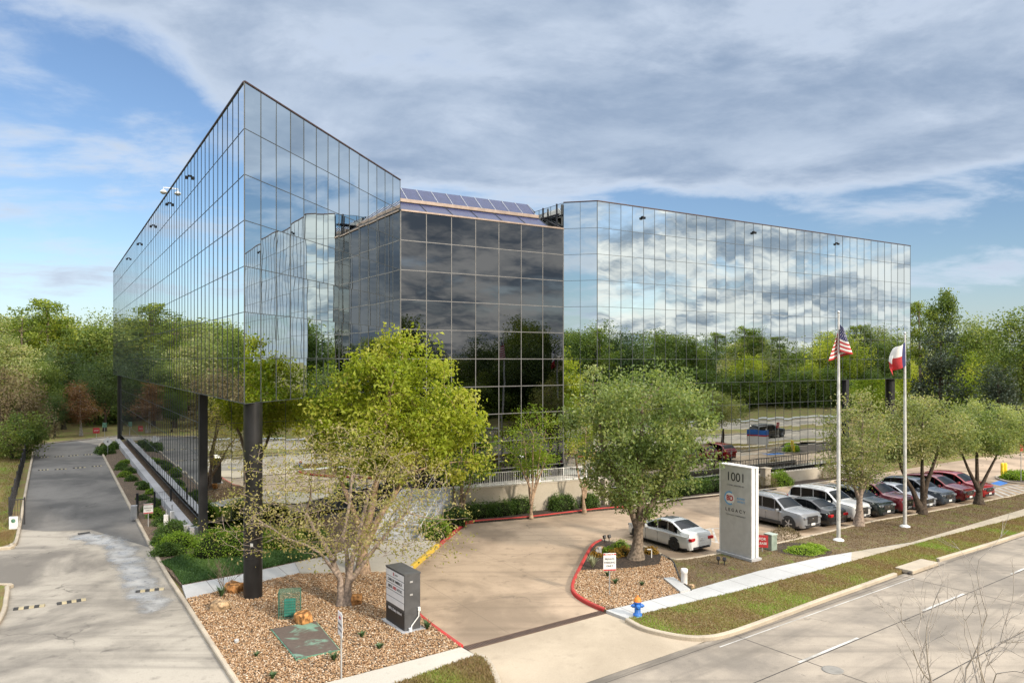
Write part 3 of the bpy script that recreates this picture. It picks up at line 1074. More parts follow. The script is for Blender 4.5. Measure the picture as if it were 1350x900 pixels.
mb.prism([p[:] for p in [B + U * .5, Cc + U * .5 - V * .2, Cc + U * 3 - V * .2, B + U * 3]], -.02, ZT - BH - .2)
mb.build('core', MT['post'], bld, True)  # unseen dark block added inside to stop light leaking through
# parapet cap
mb = MB()


def capbar(p, q, z, w=.09, h=.055, out=None):
    p, q = Vector(p), Vector(q)
    d = (q - p)
    c = (p + q) / 2
    mb.box((c.x, c.y, z), (d.length, w, h), math.atan2(d.y, d.x))


capbar(A + U * .1, Fp, ZT + .037)
capbar(A, B, ZT + .04)
capbar(Cc, D, ZT + .037)
capbar(D, E, ZT + .04)
capbar(E, Eb, ZT + .037)
capbar(Fp, Fe, ZT + .04)
mb.build('parapet_cap', MT['cap'], bld, True)
# skylight over the middle: lower slope, copper gutter, upper slope with ribs
sk = [B + V * 0, Cc - V * 1.25]
n_r = 7
z0 = ZT - BH + .04


def row(p0, p1, u0, u1, za, zb_, mat, name, ribs, ribm, rw):
    d = (p1 - p0)
    o_ = MB()
    for i in range(ribs):
        a_, b_ = p0 + d * (i / ribs), p0 + d * ((i + 1) / ribs)
        o_.add([(*(a_ + U * u0), za), (*(b_ + U * u0), za), (*(b_ + U * u1), zb_), (*(a_ + U * u1), zb_)], [[0, 1, 2, 3]])
    x = o_.build(name, mat, bld, True)
    for i in range(ribs + 1):
        o_ = MB()
        a_ = p0 + d * (i / ribs)
        o_.tube([(*(a_ + U * u0), za + .02), (*(a_ + U * u1), zb_ + .02)], rw, 4, smooth=False)
        o_.build('glazing_rib', ribm, x)
    return x


row(sk[0], sk[1], .02, 1.2, z0, z0 + .72, MT['skyglass'], 'skylight_glazing', 6, MT['mull'], .03)
row(sk[0], sk[1] - V * .1, 1.40, 2.5, z0 + .98, z0 + 1.95, MT['skyglass'], 'skylight_glazing', 10, MT['steel'], .028)
mb = MB()
c = (sk[0] + sk[1]) / 2 + U * 1.3
mb.box((c.x, c.y, z0 + .86), ((sk[1] - sk[0]).length, .28, .24), math.atan2(V.y, V.x), 0, .04)
mb.build('roof_gutter', MT['gutter'], bld, True)
mb = MB()
c = (B + Cc) / 2
mb.box((*(c - U * .03), z0 - .03), (12.1, .12, .1), math.atan2(V.y, V.x))
mb.build('sill_cap', MT['gutter'], bld, True)
mb = MB()
P0, P1 = sk[0] + U * 2.5, sk[1] + U * 2.5 - V * .1
mb.prism([p[:] for p in [P0, P1, P1 + U * 14, P0 + U * 14]], z0 - .5, z0 + 1.93)
mb.add([(*(P1), z0 + 1.95), (*(sk[1] + U * 1.45 - V * .1), z0 + 1.2), (*(sk[1] + U * 4 + V * .8), z0 + 1.2), (*(P1 + U * 1.5), z0 + 1.95)], [[0, 1, 2, 3]])
mb.build('atrium_roof', MT['roof'], bld, True)
# side wall of the right wing above the atrium, with its steel brace
facade('side_glass_facade', Cc + U * .05, Cc + U * 9, 6, ZT, 2, MT['mirror'], MT['mull'], -V, bh=.9, seed=16)
mb = MB()
for p, q in (((.5, ZT - 1.75), (.5, ZT)), ((.1, ZT - 1.7), (2.4, ZT - .65)), ((.2, ZT - .75), (4.2, ZT - .75)), ((2.4, ZT - .7), (3.9, ZT - 1.8)), ((4.0, ZT - 1.8), (4.0, ZT - .7)), ((2.2, ZT), (2.2, ZT - .8))):
    a_, b_ = Cc + U * p[0] - V * .22, Cc + U * q[0] - V * .22
    mb.tube([(*a_, p[1]), (*b_, q[1])], .07, 5, smooth=False)
mb.build('steel_brace', MT['post'], bld, True)
# columns
for nm, p, r_, z0_ in (('column', Vector((-10.52, 30.1)), .37, BZ), ('column', D + V * 36.2 + U * 1.0, .42, 0), ('column', A + U * 72.4 + V * .75, .4, 0)):
    mb = MB()
    mb.lathe([(r_, 0), (r_, zl - z0_ + .02)], (0, 0, z0_), 28)
    mb.lathe([(r_ + .012, 1.6), (r_ + .012, 1.64)], (0, 0, z0_), 28)
    cobj = mb.build(nm, MT['column'], bld)
    cobj.location = (p.x - A.x, p.y - A.y, 0)
    if p.y < 31:
        mb = MB()
        mb.box((.08, -r_ - .012, 2.3), (.11, .02, .14))
        mb.build('outlet_cover', MT['white'], cobj)
for p in (R1, DL):
    mb = MB()
    mb.box((p.x, p.y, zl / 2), (.42, .42, zl), math.atan2(V.y, V.x))
    mb.build('corner_post', MT['post'], bld, True)
# flood lights under the parapet and one dome lamp on an arm
for (P, d_, dist) in [(D, V, x) for x in (4.1, 15.8, 26.5)] + [(A, U, x) for x in (13.6, 21.8, 31, 41, 52)]:
    nrm = -U if d_ is V else -V
    q = P + d_ * dist + nrm * .16
    z = ZT - .75 if d_ is V else ZT - .9
    mb = MB()
    mb.box((q.x, q.y, z), (.20, .16, .16), math.atan2(d_.y, d_.x), 0, .02)
    mb.box((*(q - nrm * .1), z + .1), (.12, .1, .1), math.atan2(d_.y, d_.x))
    fl = mb.build('flood_light', MT['black'], bld, True)
    mb = MB()
    mb.box((*(q + nrm * .085), z - .01), (.16, .01, .12), math.atan2(d_.y, d_.x))
    mb.build('lens', MT['carglass'], fl)
q = A + U * 21.3 - V * .42
mb = MB()
mb.lathe([(.02, .17), (.09, .15), (.17, .07), (.21, 0)], (q.x, q.y, ZT - .25))
mb.tube([(*(A + U * 21.3), ZT + .05), (*q, ZT + .05), (*q, ZT - .05)], .03, 6)
wl = mb.build('dome_lamp', MT['white'], bld, True)
mb = MB()
mb.lathe([(.2, 0), (.19, -.04), (.09, -.11), (.02, -.13)], (q.x, q.y, ZT - .26))
mb.build('lamp_bowl', MT['steel'], wl)

# ------------------------------------------------------------------ terrace, stairs, walls, railings
TZ = 1.8
W0, W1 = Vector((-3.05, 45.5)), Vector((5.75, 49.6))
mb = MB()
mb.prism([W0[:], W1[:], (Cc - U * .1)[:], (B - U * .1)[:], (-6.6, 44.6), (-3.7, 44.9)], 0, TZ - .02)
tag(mb.build('terrace', MT['walk_new']), 'raised concrete entrance terrace in front of the dark glass', 'terrace')
rw = thing('retaining_wall', 'tall beige stucco retaining wall holding up the entrance terrace', 'wall', (W0.x, W0.y, 0))
mb = MB()
wl_ = [W0, W1]
ang = math.atan2((W1 - W0).y, (W1 - W0).x)
c = (W0 + W1) / 2 - Vector((-math.sin(ang), math.cos(ang))) * .1
mb.box((c.x, c.y, TZ / 2), ((W1 - W0).length, .26, TZ), ang)
mb.box((W1.x + .25, W1.y + .35, TZ / 2), (.26, 1.4, TZ + .004), ang)
mb.build('wall_panel', MT['stucco'], rw, True)
mb = MB()
mb.box((c.x, c.y, TZ + .03), ((W1 - W0).length + .1, .32, .06), ang)
mb.build('coping', MT['stucco'], rw, True)
# stairs rising along the slanted front
S0, S1 = Vector((-4.82, 39.35)), Vector((-3.78, 44.7))
sd_ = (S1 - S0).normalized()
sn = Vector((-sd_.y, sd_.x))
stair = thing('entrance_stairs', 'pale concrete entrance stairs climbing to the terrace left of the stucco wall', 'stairs', (S0.x, S0.y, 0))
mb = MB()
ns = 12
run = (S1 - S0).length / ns
for k in range(ns):
    a_ = S0 + sd_ * run * k
    e_ = S0 + sd_ * (run * ns + .6)
    pl = [a_ + sn * .15, e_ + sn * .15, e_ + sn * 2.75, a_ + sn * 2.75]
    mb.prism([p[:] for p in pl], TZ * k / ns if k else .05, TZ * (k + 1) / ns, bottom=False)
mb.build('steps', MT['walk'], stair, True)
mb = MB()
for off in (0, 2.9):
    vs = []
    for sgn in (-.13, .13):
        for p, z in ((S0 - sd_ * .2, .0), (S1 + sd_ * .35, .0), (S1 + sd_ * .35, TZ + .12), (S0 - sd_ * .2, .38)):
            q = p + sn * (off + sgn)
            vs.append((q.x, q.y, z))
    mb.add(vs, [[0, 1, 2, 3], [7, 6, 5, 4], [0, 4, 5, 1], [1, 5, 6, 2], [2, 6, 7, 3], [3, 7, 4, 0]])
mb.build('stair_wall', MT['plinth'], stair, True)
for off in (.0, .95, 1.9, 2.9):
    mb = MB()
    p, q = S0 + sn * off, S1 + sn * off
    zz = (.4, TZ + .12)
    for j in range(5):
        t_ = j / 4
        m_ = p.lerp(q, t_)
        zb_ = (zz[0] + (zz[1] - zz[0]) * t_) if off in (0, 2.9) else TZ * t_
        mb.tube([(*m_, zb_ - .1), (*m_, TZ * t_ + 1.0)], .022, 6)
    mb.tube([(*(p - sd_ * .3), .95), (*p, 1.0), (*q, TZ + 1.0), (*(q + sd_ * .4), TZ + 1.0)], .026, 6)
    mb.build('handrail', MT['alu'] if off in (0, .95) else MT['post'], stair, True)
# white picket railing on the terrace wall
rl = thing('terrace_railing', 'pale metal picket railing along the top of the stucco wall', 'railing', (W0.x, W0.y, TZ))
mb = MB()
wd = (W1 - W0).normalized()
wln = (W1 - W0).length - 1.0
for k in range(int(wln / .15)):
    p = W0 + wd * (.15 + k * .15)
    mb.box((p.x, p.y, TZ + .46), (.028, .028, .8), ang)
mb.build('pickets', MT['white'], rl).location = (-W0.x, -W0.y, -TZ)
mb = MB()
for z in (.12, .88):
    p = W0 + wd * (wln / 2 + .1)
    mb.box((p.x, p.y, TZ + z), (wln, .05, .045), ang)
for k in range(6):
    p = W0 + wd * (.1 + k * wln / 5)
    mb.box((p.x, p.y, TZ + .47), (.06, .06, .9), ang)
mb.build('rail_frame', MT['white'], rl).location = (-W0.x, -W0.y, -TZ)

# plinth along the left wing
pl0, pl1 = A + U * 14, A + U * 67
mb = MB()
ang_u = math.atan2(U.y, U.x)
c = (pl0 + pl1) / 2
mb.box((c.x, c.y, .29), ((pl1 - pl0).length, .5, .62), ang_u, 0, .02)
c = A + U * 13.75 + V * .45
mb.box((c.x, c.y, .25), (.4, .9, .55), ang_u)
tag(mb.build('planter_wall', MT['plinth']), 'long low pale concrete wall under the left glass side', 'wall')
# white ramp wall in front of the right wing
q0, q1 = V * 46 + U * 0, None
rw0, rw1 = Vector(g(940, 649)), Vector(g(1107, 628.3))
d_ = (rw1 - rw0).normalized()
mb = MB()
c = (rw0 + rw1) / 2
mb.box((c.x, c.y, .47), ((rw1 - rw0).length, .24, .96), math.atan2(d_.y, d_.x), 0, .02)
tag(mb.build('ramp_wall', MT['stucco']), 'low cream wall along the ramp below the right glass front', 'wall')
mb = MB()
nn = Vector((-d_.y, d_.x))
mb.prism([(rw0 + nn * .2 - d_ * 12)[:], (rw1 + nn * .2 + d_ * 4)[:], (rw1 + nn * 2.2 + d_ * 4)[:], (rw0 + nn * 2.2 - d_ * 12)[:]], -.02, .55)
struct(mb.build('ramp_path', MT['walk_new']))
rr_ = thing('ramp_railing', 'black railing with thin bars behind the low cream ramp wall', 'railing', (rw0.x, rw0.y, .55))
mb = MB()
for k in range(34):
    p = rw0 + d_ * (k * .33 + 4.5) + nn * .75
    mb.box((p.x, p.y, 1.03), (.025, .025, .9), math.atan2(d_.y, d_.x))
mb.build('bars', MT['black'], rr_, True).location = (-rw0.x, -rw0.y, -.55)
mb = MB()
c = rw0 + d_ * 10 + nn * .75
mb.box((c.x, c.y, 1.5), (11.2, .05, .05), math.atan2(d_.y, d_.x))
mb.box((c.x, c.y, .62), (11.2, .04, .04), math.atan2(d_.y, d_.x))
mb.build('rails', MT['black'], rr_, True).location = (-rw0.x, -rw0.y, -.55)
mb = MB()
c = Vector(g(1020.5, 630, .9)) + nn * .8
mb.box((c.x, c.y, .9), (.6, .5, 1.25), math.atan2(d_.y, d_.x), 0, .03)
mb.box((c.x, c.y, 1.55), (.7, .6, .09), math.atan2(d_.y, d_.x), 0, .02)
tag(mb.build('gate_pillar', MT['stucco']), 'short cream masonry pillar standing in the black ramp railing', 'pillar')

# left iron fence
f0, f1 = Vector(g(12, 693)), Vector(g(37, 592))
fd = (f1 - f0).normalized()
fa = math.atan2(fd.y, fd.x)
fe = thing('iron_fence', 'black iron picket fence along the left driveway edge', 'fence', (f0.x, f0.y, 0), fa)
fl_ = (f1 - f0).length
mb = MB()
for k in range(int(fl_ / .14)):
    mb.box((k * .14, 0, .78), (.022, .022, 1.45))
for k in range(5):
    mb.box((0, -k * .14, .78), (.022, .022, 1.45))
for z in (.12, 1.4):
    mb.box((fl_ / 2, 0, z), (fl_, .035, .04))
mb.build('pickets', MT['black'], fe)
for k in range(12):
    mb = MB()
    mb.box((k * fl_ / 11, 0, .82), (.075, .075, 1.64))
    mb.lathe([(.05, 1.64), (.03, 1.70), (.005, 1.72)], (k * fl_ / 11, 0, 0), 8)
    mb.build('post', MT['black'], fe)
mb = MB()
mb.box((.1, -.75, .8), (.08, .08, 1.6))
mb.box((.05, -.36, 1.5), (.05, .8, .05))
mb.build('post', MT['black'], fe)
# short garden fence by the left bed
f0, f1 = Vector(g(181, 682)), Vector(g(246, 668))
fd = (f1 - f0).normalized()
gf = thing('garden_fence', 'short see-through black wire fence crossing the left planting bed', 'fence', (f0.x, f0.y, BZ), math.atan2(fd.y, fd.x))
fl_ = (f1 - f0).length
for k in range(4):
    mb = MB()
    mb.box((k * fl_ / 3, 0, .65), (.07 if k else .14, .07, 1.3 if k else 1.5))
    mb.build('post', MT['black'], gf)
mb = MB()
for z in (.2, .7, 1.2):
    mb.box((fl_ / 2, 0, z), (fl_, .015, .015))
for k in range(28):
    mb.box((k * fl_ / 28, 0, .7), (.01, .01, 1.0))
mb.build('wire_mesh', MT['black'], gf)
#@@PART3
# ------------------------------------------------------------------ foliage
def leaf_mesh(name, C, size, tint, mats, rng, aspect=.5, up=.35, extra=None):
    """one rhombic face per leaf at the points C"""
    n = len(C)
    a = rng.normal(size=(n, 3))
    a /= np.linalg.norm(a, axis=1)[:, None]
    nr = rng.normal(size=(n, 3))
    nr[:, 2] += up * 3
    nr -= a * (nr * a).sum(1)[:, None]
    nr /= np.linalg.norm(nr, axis=1)[:, None] + 1e-9
    b = np.cross(nr, a)
    s = size * (.5 + 1.1 * rng.beta(2, 3.2, n))[:, None]
    bend = nr * s * .12
    co_ = np.empty((n, 4, 3))
    co_[:, 0] = C - a * s * .5 - bend
    co_[:, 1] = C + b * s * aspect * .5 + bend
    co_[:, 2] = C + a * s * .5 - bend
    co_[:, 3] = C - b * s * aspect * .5 + bend
    me = bpy.data.meshes.new(name)
    ev, ef, em = (extra.v, extra.f, extra.m) if extra is not None else ([], [], [])
    nv = n * 4
    me.from_pydata([], [], [])
    tot_l = nv + sum(len(f) for f in ef)
    me.vertices.add(nv + len(ev))
    allco = np.concatenate([co_.reshape(-1, 3), np.array(ev).reshape(-1, 3)]) if ev else co_.reshape(-1, 3)
    me.vertices.foreach_set('co', allco.ravel())
    me.loops.add(tot_l)
    li = list(range(nv))
    starts = list(range(0, nv, 4))
    k = nv
    for f in ef:
        starts.append(k)
        li += [nv + i for i in f]
        k += len(f)
    me.loops.foreach_set('vertex_index', li)
    me.polygons.add(n + len(ef))
    me.polygons.foreach_set('loop_start', starts)
    me.polygons.foreach_set('material_index', [0] * n + [1 + m for m in em])
    for m in mats:
        me.materials.append(m)
    me.update(calc_edges=True)
    me.validate()
    at = me.attributes.new('tint', 'FLOAT', 'FACE')
    tt = np.concatenate([np.clip(tint, 0, 1), np.zeros(len(ef))]).astype(np.float32)
    if len(at.data) == len(tt):
        at.data.foreach_set('value', tt)
    return me


def link(name, me, parent=None, loc=None):
    o = bpy.data.objects.new(name, me)
    COL.objects.link(o)
    o.parent = parent
    if loc is not None:
        o.location = loc
    return o


def clumps(rng, ells, k, hollow=.45):
    vol = np.array([e[3] * e[4] * e[5] for e in ells])
    pick = rng.choice(len(ells), k, p=vol / vol.sum())
    d = rng.normal(size=(k, 3))
    d /= np.linalg.norm(d, axis=1)[:, None]
    r = rng.uniform(hollow ** 3, 1, k) ** (1 / 3)
    E_ = np.array(ells)[pick]
    return E_[:, :3] + d * r[:, None] * E_[:, 3:]


def crown_pts(rng, cc, n, cr, flat=.7, droop=0.0):
    k = len(cc)
    w = rng.uniform(.4, 1.6, k)
    idx = rng.choice(k, n, p=w / w.sum())
    rad = cr * rng.uniform(.6, 1.35, k)
    off = np.clip(rng.normal(size=(n, 3)), -1.7, 1.7) * rad[idx][:, None]
    off[:, 2] *= flat
    off[:, 2] -= droop * np.hypot(off[:, 0], off[:, 1])
    base = rng.normal(.45, .26, k)
    tint = base[idx] + rng.normal(0, .17, n)
    return cc[idx] + off, tint


def woody(rng, cc, stems, twig=.012, main=7, fork=(.35, .7), rough=.25, thin=1.0):
    """trunk(s), limbs reaching through the crown and a twig to every leaf clump"""
    mb = MB()
    nodes = []
    for (pts, r0, r1) in stems:
        m = len(pts)
        P = [Vector(p) for p in pts]
        Q = []
        for i in range(m - 1):
            for t in (0, .5):
                q = P[i].lerp(P[i + 1], t)
                Q.append(q + Vector(rng.normal(0, .02 + .015 * i, 3)))
        Q.append(P[-1])
        rr = [r0 + (r1 - r0) * (i / (len(Q) - 1)) ** .8 for i in range(len(Q))]
        rr[0] *= 1.45
        if len(rr) > 2:
            rr[1] *= 1.05
        mb.tube(Q, rr, 10)
        nodes += [(q, r) for q, r in zip(Q[1:], rr[1:])]
    order = rng.permutation(len(cc))
    for j, ci in enumerate(order):
        e = Vector(cc[ci])
        best, bd = None, 1e9
        for q, r in nodes:
            dd = (e - q).length + max(0, q.z - e.z) * 1.2
            if j < main:
                dd -= r * 12
            if dd < bd:
                best, bd, br = q, dd, r
        s_ = best
        r0 = min(br * .62, .018 + .028 * (e - s_).length) * thin if j >= main else br * .7
        r0 = max(r0, twig)
        L_ = (e - s_).length
        mid = s_.lerp(e, .5) + Vector((0, 0, L_ * .10)) + Vector(rng.normal(0, rough * L_ * .3, 3))
        k = 5 if L_ > 1 else 3
        pts = []
        for i in range(k + 1):
            t = i / k
            pts.append(s_ * (1 - t) ** 2 + mid * 2 * t * (1 - t) + e * t * t)
        rr = [r0 + (twig * .6 - r0) * (i / k) for i in range(k + 1)]
        mb.tube(pts, rr, 6 if r0 > .04 else 4, cap=False)
        nodes += [(p, r) for p, r in list(zip(pts, rr))[1:]]
    return mb


def tree(name, label, cat, loc, ells, n, leaf, leafmat, bark, stems, k=60, cr=.5, seed=1, group=None, flat=.7, droop=0.0,
         hollow=.4, twig=.012, main=7, tshift=0.0, aspect=.5, up=.35, rough=.25):
    rng = np.random.default_rng(seed)
    root = thing(name, label, cat, loc, 0, group)
    cc = clumps(rng, ells, k, hollow)
    wood = woody(rng, cc, stems, twig, main, rough=rough)
    wood.build('trunk', bark, root)
    P, t_ = crown_pts(rng, cc, n, cr, flat, droop)
    # sun-side leaves of a clump are not recoloured; tint only varies leaf by leaf and clump by clump
    ok = P[:, 2] > .25
    link('crown', leaf_mesh('crown', P[ok], leaf, (t_ + tshift)[ok], [leafmat], rng, aspect, up), root)
    return root


def at(px, Z, z=0.0):
    return ((px - CX) / F * Z, Z, z)


MT['bark_twig'] = plain('bark_twig', (.31, .245, .20), .9, 0, .2, .3, 9)
MT['leaf_sparse'] = attr_mat('leaf_sparse', (.24, .25, .08), (.40, .38, .13), (.52, .44, .26), .6, .45)
# --- trees of the front garden
p = g(455, 801)
tree('crape_myrtle', 'sparse half-bare tree with pale twigs standing in the left gravel', 'tree', (*p, BZ),
     [(-.2, 0, 4.5, 4.4, 3.4, 2.5), (-3.2, -.3, 3.2, 2.2, 1.6, 1.2), (2.6, 0, 3.2, 2.5, 2.2, 1.6), (-.2, -.4, 2.9, 2.2, 1.8, 1.2)], 9000, .12, MT['leaf_sparse'], MT['bark_twig'],
     [([(-.12, 0, 0), (-.2, 0, 1.0), (-.75, .1, 2.3), (-1.6, .2, 3.6)], .17, .06), ([(.1, .02, 0), (.12, 0, 1.1), (.5, -.1, 2.3), (.9, 0, 4.3)], .18, .06),
      ([(0, .1, 0.1), (0, .15, 1.1), (-.1, .5, 2.6), (.1, .8, 5.0)], .13, .05), ([(.12, 0, .9), (1.2, .2, 2.3), (2.4, .2, 3.6)], .10, .045),
      ([(-.15, 0, 1.0), (-1.0, -.2, 2.1), (-2.2, -.2, 2.7), (-3.6, -.1, 3.5)], .07, .025)],
     k=820, cr=.30, seed=11, hollow=.1, twig=.010, main=7, tshift=.08, rough=.6)
p = g(478, 757)
tree('yellow_green_tree', 'big bright yellow-green tree in front of the left glass corner', 'tree', (*p, BZ),
     [(1.4, .4, 7.2, 3.6, 3.2, 3.1), (3.6, .3, 5.9, 2.3, 2.1, 2.2), (-.7, .2, 6.6, 2.2, 2.0, 2.0), (1.5, .2, 9.4, 1.7, 1.5, 1.5), (3.2, .2, 8.0, 1.5, 1.4, 1.3)], 25000, .20, MT['leaf_yellow'], MT['bark_tan'],
     [([(0, 0, 0), (.05, 0, 1.6), (.5, .1, 3.2), (.9, .2, 5.8), (1.2, .3, 8.5)], .27, .06), ([(.05, 0, 1.2), (.9, .1, 2.6), (2.0, .2, 4.3), (3.2, .2, 6.6)], .19, .05),
      ([(.0, 0, 1.4), (-.5, .1, 3.0), (-1.6, .1, 5.4), (-2.0, .1, 7.4)], .16, .05)],
     k=230, cr=.37, seed=12, hollow=.35, main=12, tshift=.05)
MY = 'slim crape myrtles along the terrace wall'
p = g(607, 690)
tree('crape_myrtle', 'multi-stemmed crape myrtle by the terrace stairs, left end of the hedge', 'tree', (-3.15, 44.7, BZ),
     [(.2, 0, 4.4, 1.9, 1.5, 2.1), (.6, 0, 3.0, 1.5, 1.2, 1.0)], 5200, .13, MT['leaf_bright'], MT['bark_tan'],
     [([(-.1, 0, 0), (-.3, .0, 1.2), (-.6, 0, 3.4)], .09, .04), ([(0, .05, 0), (.05, 0, 1.4), (.1, .1, 4.6)], .10, .04), ([(.1, 0, 0), (.35, 0, 1.3), (.9, 0, 3.4)], .09, .04), ([(0, -.1, 0), (.15, -.2, 1.4), (.5, -.3, 4)], .08, .03)],
     k=70, cr=.36, seed=13, group=MY)
p = g(700, 682)
tree('crape_myrtle', 'crape myrtle with wide fan-shaped crown before the middle of the stucco wall', 'tree', (p[0], 45.3, BZ),
     [(0, 0, 4.7, 1.9, 1.4, 2.0), (0, 0, 3.4, 1.7, 1.2, 1.0)], 5200, .12, MT['leaf_bright'], MT['bark_tan'],
     [([(0, 0, 0), (.02, 0, .9), (-.1, 0, 1.8), (-.8, 0, 3.6)], .10, .04), ([(0, 0, .8), (.1, 0, 2.0), (.15, .1, 5.0)], .08, .03), ([(.02, 0, .8), (.3, 0, 2), (1.0, 0, 3.9)], .08, .03), ([(.02, 0, .8), (-.2, .1, 2.2), (-.4, .1, 4.6)], .07, .03), ([(.02, 0, .9), (.3, .1, 2.4), (.6, .1, 4.6)], .07, .03)],
     k=85, cr=.34, seed=14, group=MY, hollow=.3)
p = g(770, 677)
tree('crape_myrtle', 'thin reddish crape myrtle at the right end of the stucco wall', 'tree', (p[0], 46.9, BZ),
     [(.1, 0, 4.0, 1.5, 1.2, 1.0), (.1, 0, 5.0, 1.1, .9, .9)], 2100, .12, MT['leaf_yellow'], MT['bark_tan'],
     [([(0, 0, 0), (-.05, 0, 1.2), (-.25, 0, 2.2), (-.6, 0, 3.8)], .11, .04), ([(0, 0, .9), (.25, 0, 2.1), (.7, 0, 4.0)], .09, .03), ([(0, 0, 1.0), (.05, 0, 2.4), (.1, 0, 4.8)], .08, .03)],
     k=50, cr=.28, seed=15, group=MY, tshift=-.12)
p = g(838, 739)
tree('oak_tree', 'dense round oak growing from the mulch island beside the white sedan', 'tree', (*p, BZ),
     [(.25, 0, 6.9, 3.5, 3.2, 2.5), (.2, 0, 4.9, 3.0, 2.6, 2.2), (.25, 0, 3.1, 1.5, 1.4, 1.3), (-1.6, 0, 7.9, 1.7, 1.6, 1.4), (1.9, 0, 7.6, 1.6, 1.6, 1.3), (2.3, 0, 4.5, 1.3, 1.3, 1.3)], 24000, .185, MT['leaf_oak'], MT['bark'],
     [([(0, 0, 0), (.1, 0, 1.0), (.2, 0, 2.2), (.2, .1, 4.6), (.3, 0, 7.4)], .33, .07), ([(.15, 0, 1.5), (.9, .1, 2.8), (1.9, .1, 4.6), (2.2, .1, 6.6)], .16, .05), ([(.15, 0, 1.6), (-.6, 0, 3.2), (-1.6, .1, 5.2), (-1.9, 0, 7.4)], .15, .05)],
     k=210, cr=.37, seed=16, hollow=.5, main=12)
LT = 'street trees in the planting strip by the parked cars'
p = g(1133, 695)
tree('street_tree', 'pale half-bare tree between the two flagpoles, in front of the dark car', 'tree', (*p, BZ),
     [(0, 0, 5.0, 2.0, 1.9, 2.7), (-.4, 0, 3.6, 1.8, 1.6, 1.4), (.4, 0, 6.6, 1.1, 1.1, 1.3)], 8500, .15, MT['leaf_pale'], MT['bark_twig'],
     [([(0, 0, 0), (0, 0, 1.5), (.1, 0, 3.2), (.2, 0, 6.4)], .24, .05), ([(0, 0, 1.6), (-.6, 0, 3.0), (-1.2, 0, 4.8)], .11, .04), ([(.05, 0, 1.8), (.7, 0, 3.2), (1.1, 0, 5.2)], .11, .04)],
     k=170, cr=.31, seed=17, group=LT, hollow=.3, tshift=.1, twig=.018)
p = g(1214, 679)
tree('street_tree', 'forked tree with two leaning trunks right of the second flagpole', 'tree', (*p, BZ),
     [(0, 0, 5.4, 2.7, 2.4, 2.1), (-1.3, 0, 4.6, 1.6, 1.5, 1.4), (1.2, 0, 4.7, 1.8, 1.6, 1.4)], 15500, .15, MT['leaf_pale'], MT['bark_dark'],
     [([(.1, 0, 0), (.2, 0, 1.2), (.7, 0, 2.6), (1.3, 0, 4.8)], .25, .06), ([(-.05, 0, .3), (-.5, .1, 1.5), (-1.1, .1, 2.8), (-1.6, 0, 4.6)], .19, .05), ([(.2, 0, 1.0), (.1, .1, 2.8), (.1, 0, 5.8)], .16, .05)],
     k=150, cr=.36, seed=18, group=LT, hollow=.4, tshift=.02)
p = g(1290, 666)
tree('street_tree', 'spreading tree with a pale base in front of the red cars', 'tree', (*p, BZ),
     [(.1, 0, 5.1, 2.7, 2.4, 1.8), (1.2, 0, 4.5, 1.8, 1.6, 1.3), (-1.2, 0, 4.5, 1.7, 1.6, 1.2)], 15500, .15, MT['leaf_oak'], MT['bark_dark'],
     [([(0, 0, 0), (0, 0, .9), (-.1, 0, 2.0), (-.2, 0, 5.0)], .26, .06), ([(0, 0, .9), (-.7, 0, 2.3), (-1.5, 0, 4.2)], .14, .05), ([(0, 0, .9), (.6, 0, 2.0), (1.5, 0, 3.9)], .14, .05)],
     k=145, cr=.36, seed=19, group=LT, hollow=.4, tshift=.12)
p = g(1383, 652)
tree('street_tree', 'tree cut by the right edge beside the far island', 'tree', (*p, BZ),
     [(-.2, 0, 4.7, 2.7, 2.4, 2.0)], 9000, .17, MT['leaf_pale'], MT['bark_dark'], [([(0, 0, 0), (0, 0, 1.8), (0, 0, 5)], .2, .05)], k=80, cr=.45, seed=20, group=LT)
# bare tree close to the camera
p = (9.6, 15.6)
rngb = np.random.default_rng(5)
root = thing('bare_tree', 'leafless pale twiggy tree in the lower right corner over the street', 'tree', (p[0], p[1], .12))
mbb = MB()
nod = []


def grow(s, d, ln, r, dep):
    pts, rr = [s], [r]
    q = s.copy()
    dd = d.copy()
    for i in range(4):
        dd = (dd + Vector(rngb.normal(0, .10, 3)) + Vector((0, 0, .05))).normalized()
        q = q + dd * ln / 4
        pts.append(q)
        rr.append(r * (1 - .11 * (i + 1)))
    mbb.tube(pts, rr, 5 if r > .012 else 3, cap=False)
    if dep == 0:
        return
    for i in range(rngb.integers(2, 4)):
        b_ = pts[rngb.integers(2, 5)]
        a_ = Vector(rngb.normal(0, 1, 3))
        a_ = (a_ - dd * a_.dot(dd)).normalized()
        grow(b_, (dd * .82 + a_ * rngb.uniform(.35, .7)).normalized(), ln * rngb.uniform(.55, .8), max(r * .60, .006), dep - 1)


for dx, dy, l0 in ((0.02, .1, 1.7), (-.35, .05, 1.55), (.42, 0, 1.5), (-.75, -.1, 1.2), (.15, -.3, 1.4)):
    grow(Vector((0, 0, 1.2)), Vector((dx, dy, 1)).normalized(), l0 * 1.12, .032, 4)
mbb.tube([(0, 0, 0), (0.02, 0, .8), (0, 0, 1.35)], [.07, .06, .05], 8)
mbb.build('trunk', plain('bare_twigs', (.42, .375, .33), .85, 0, .2), root)

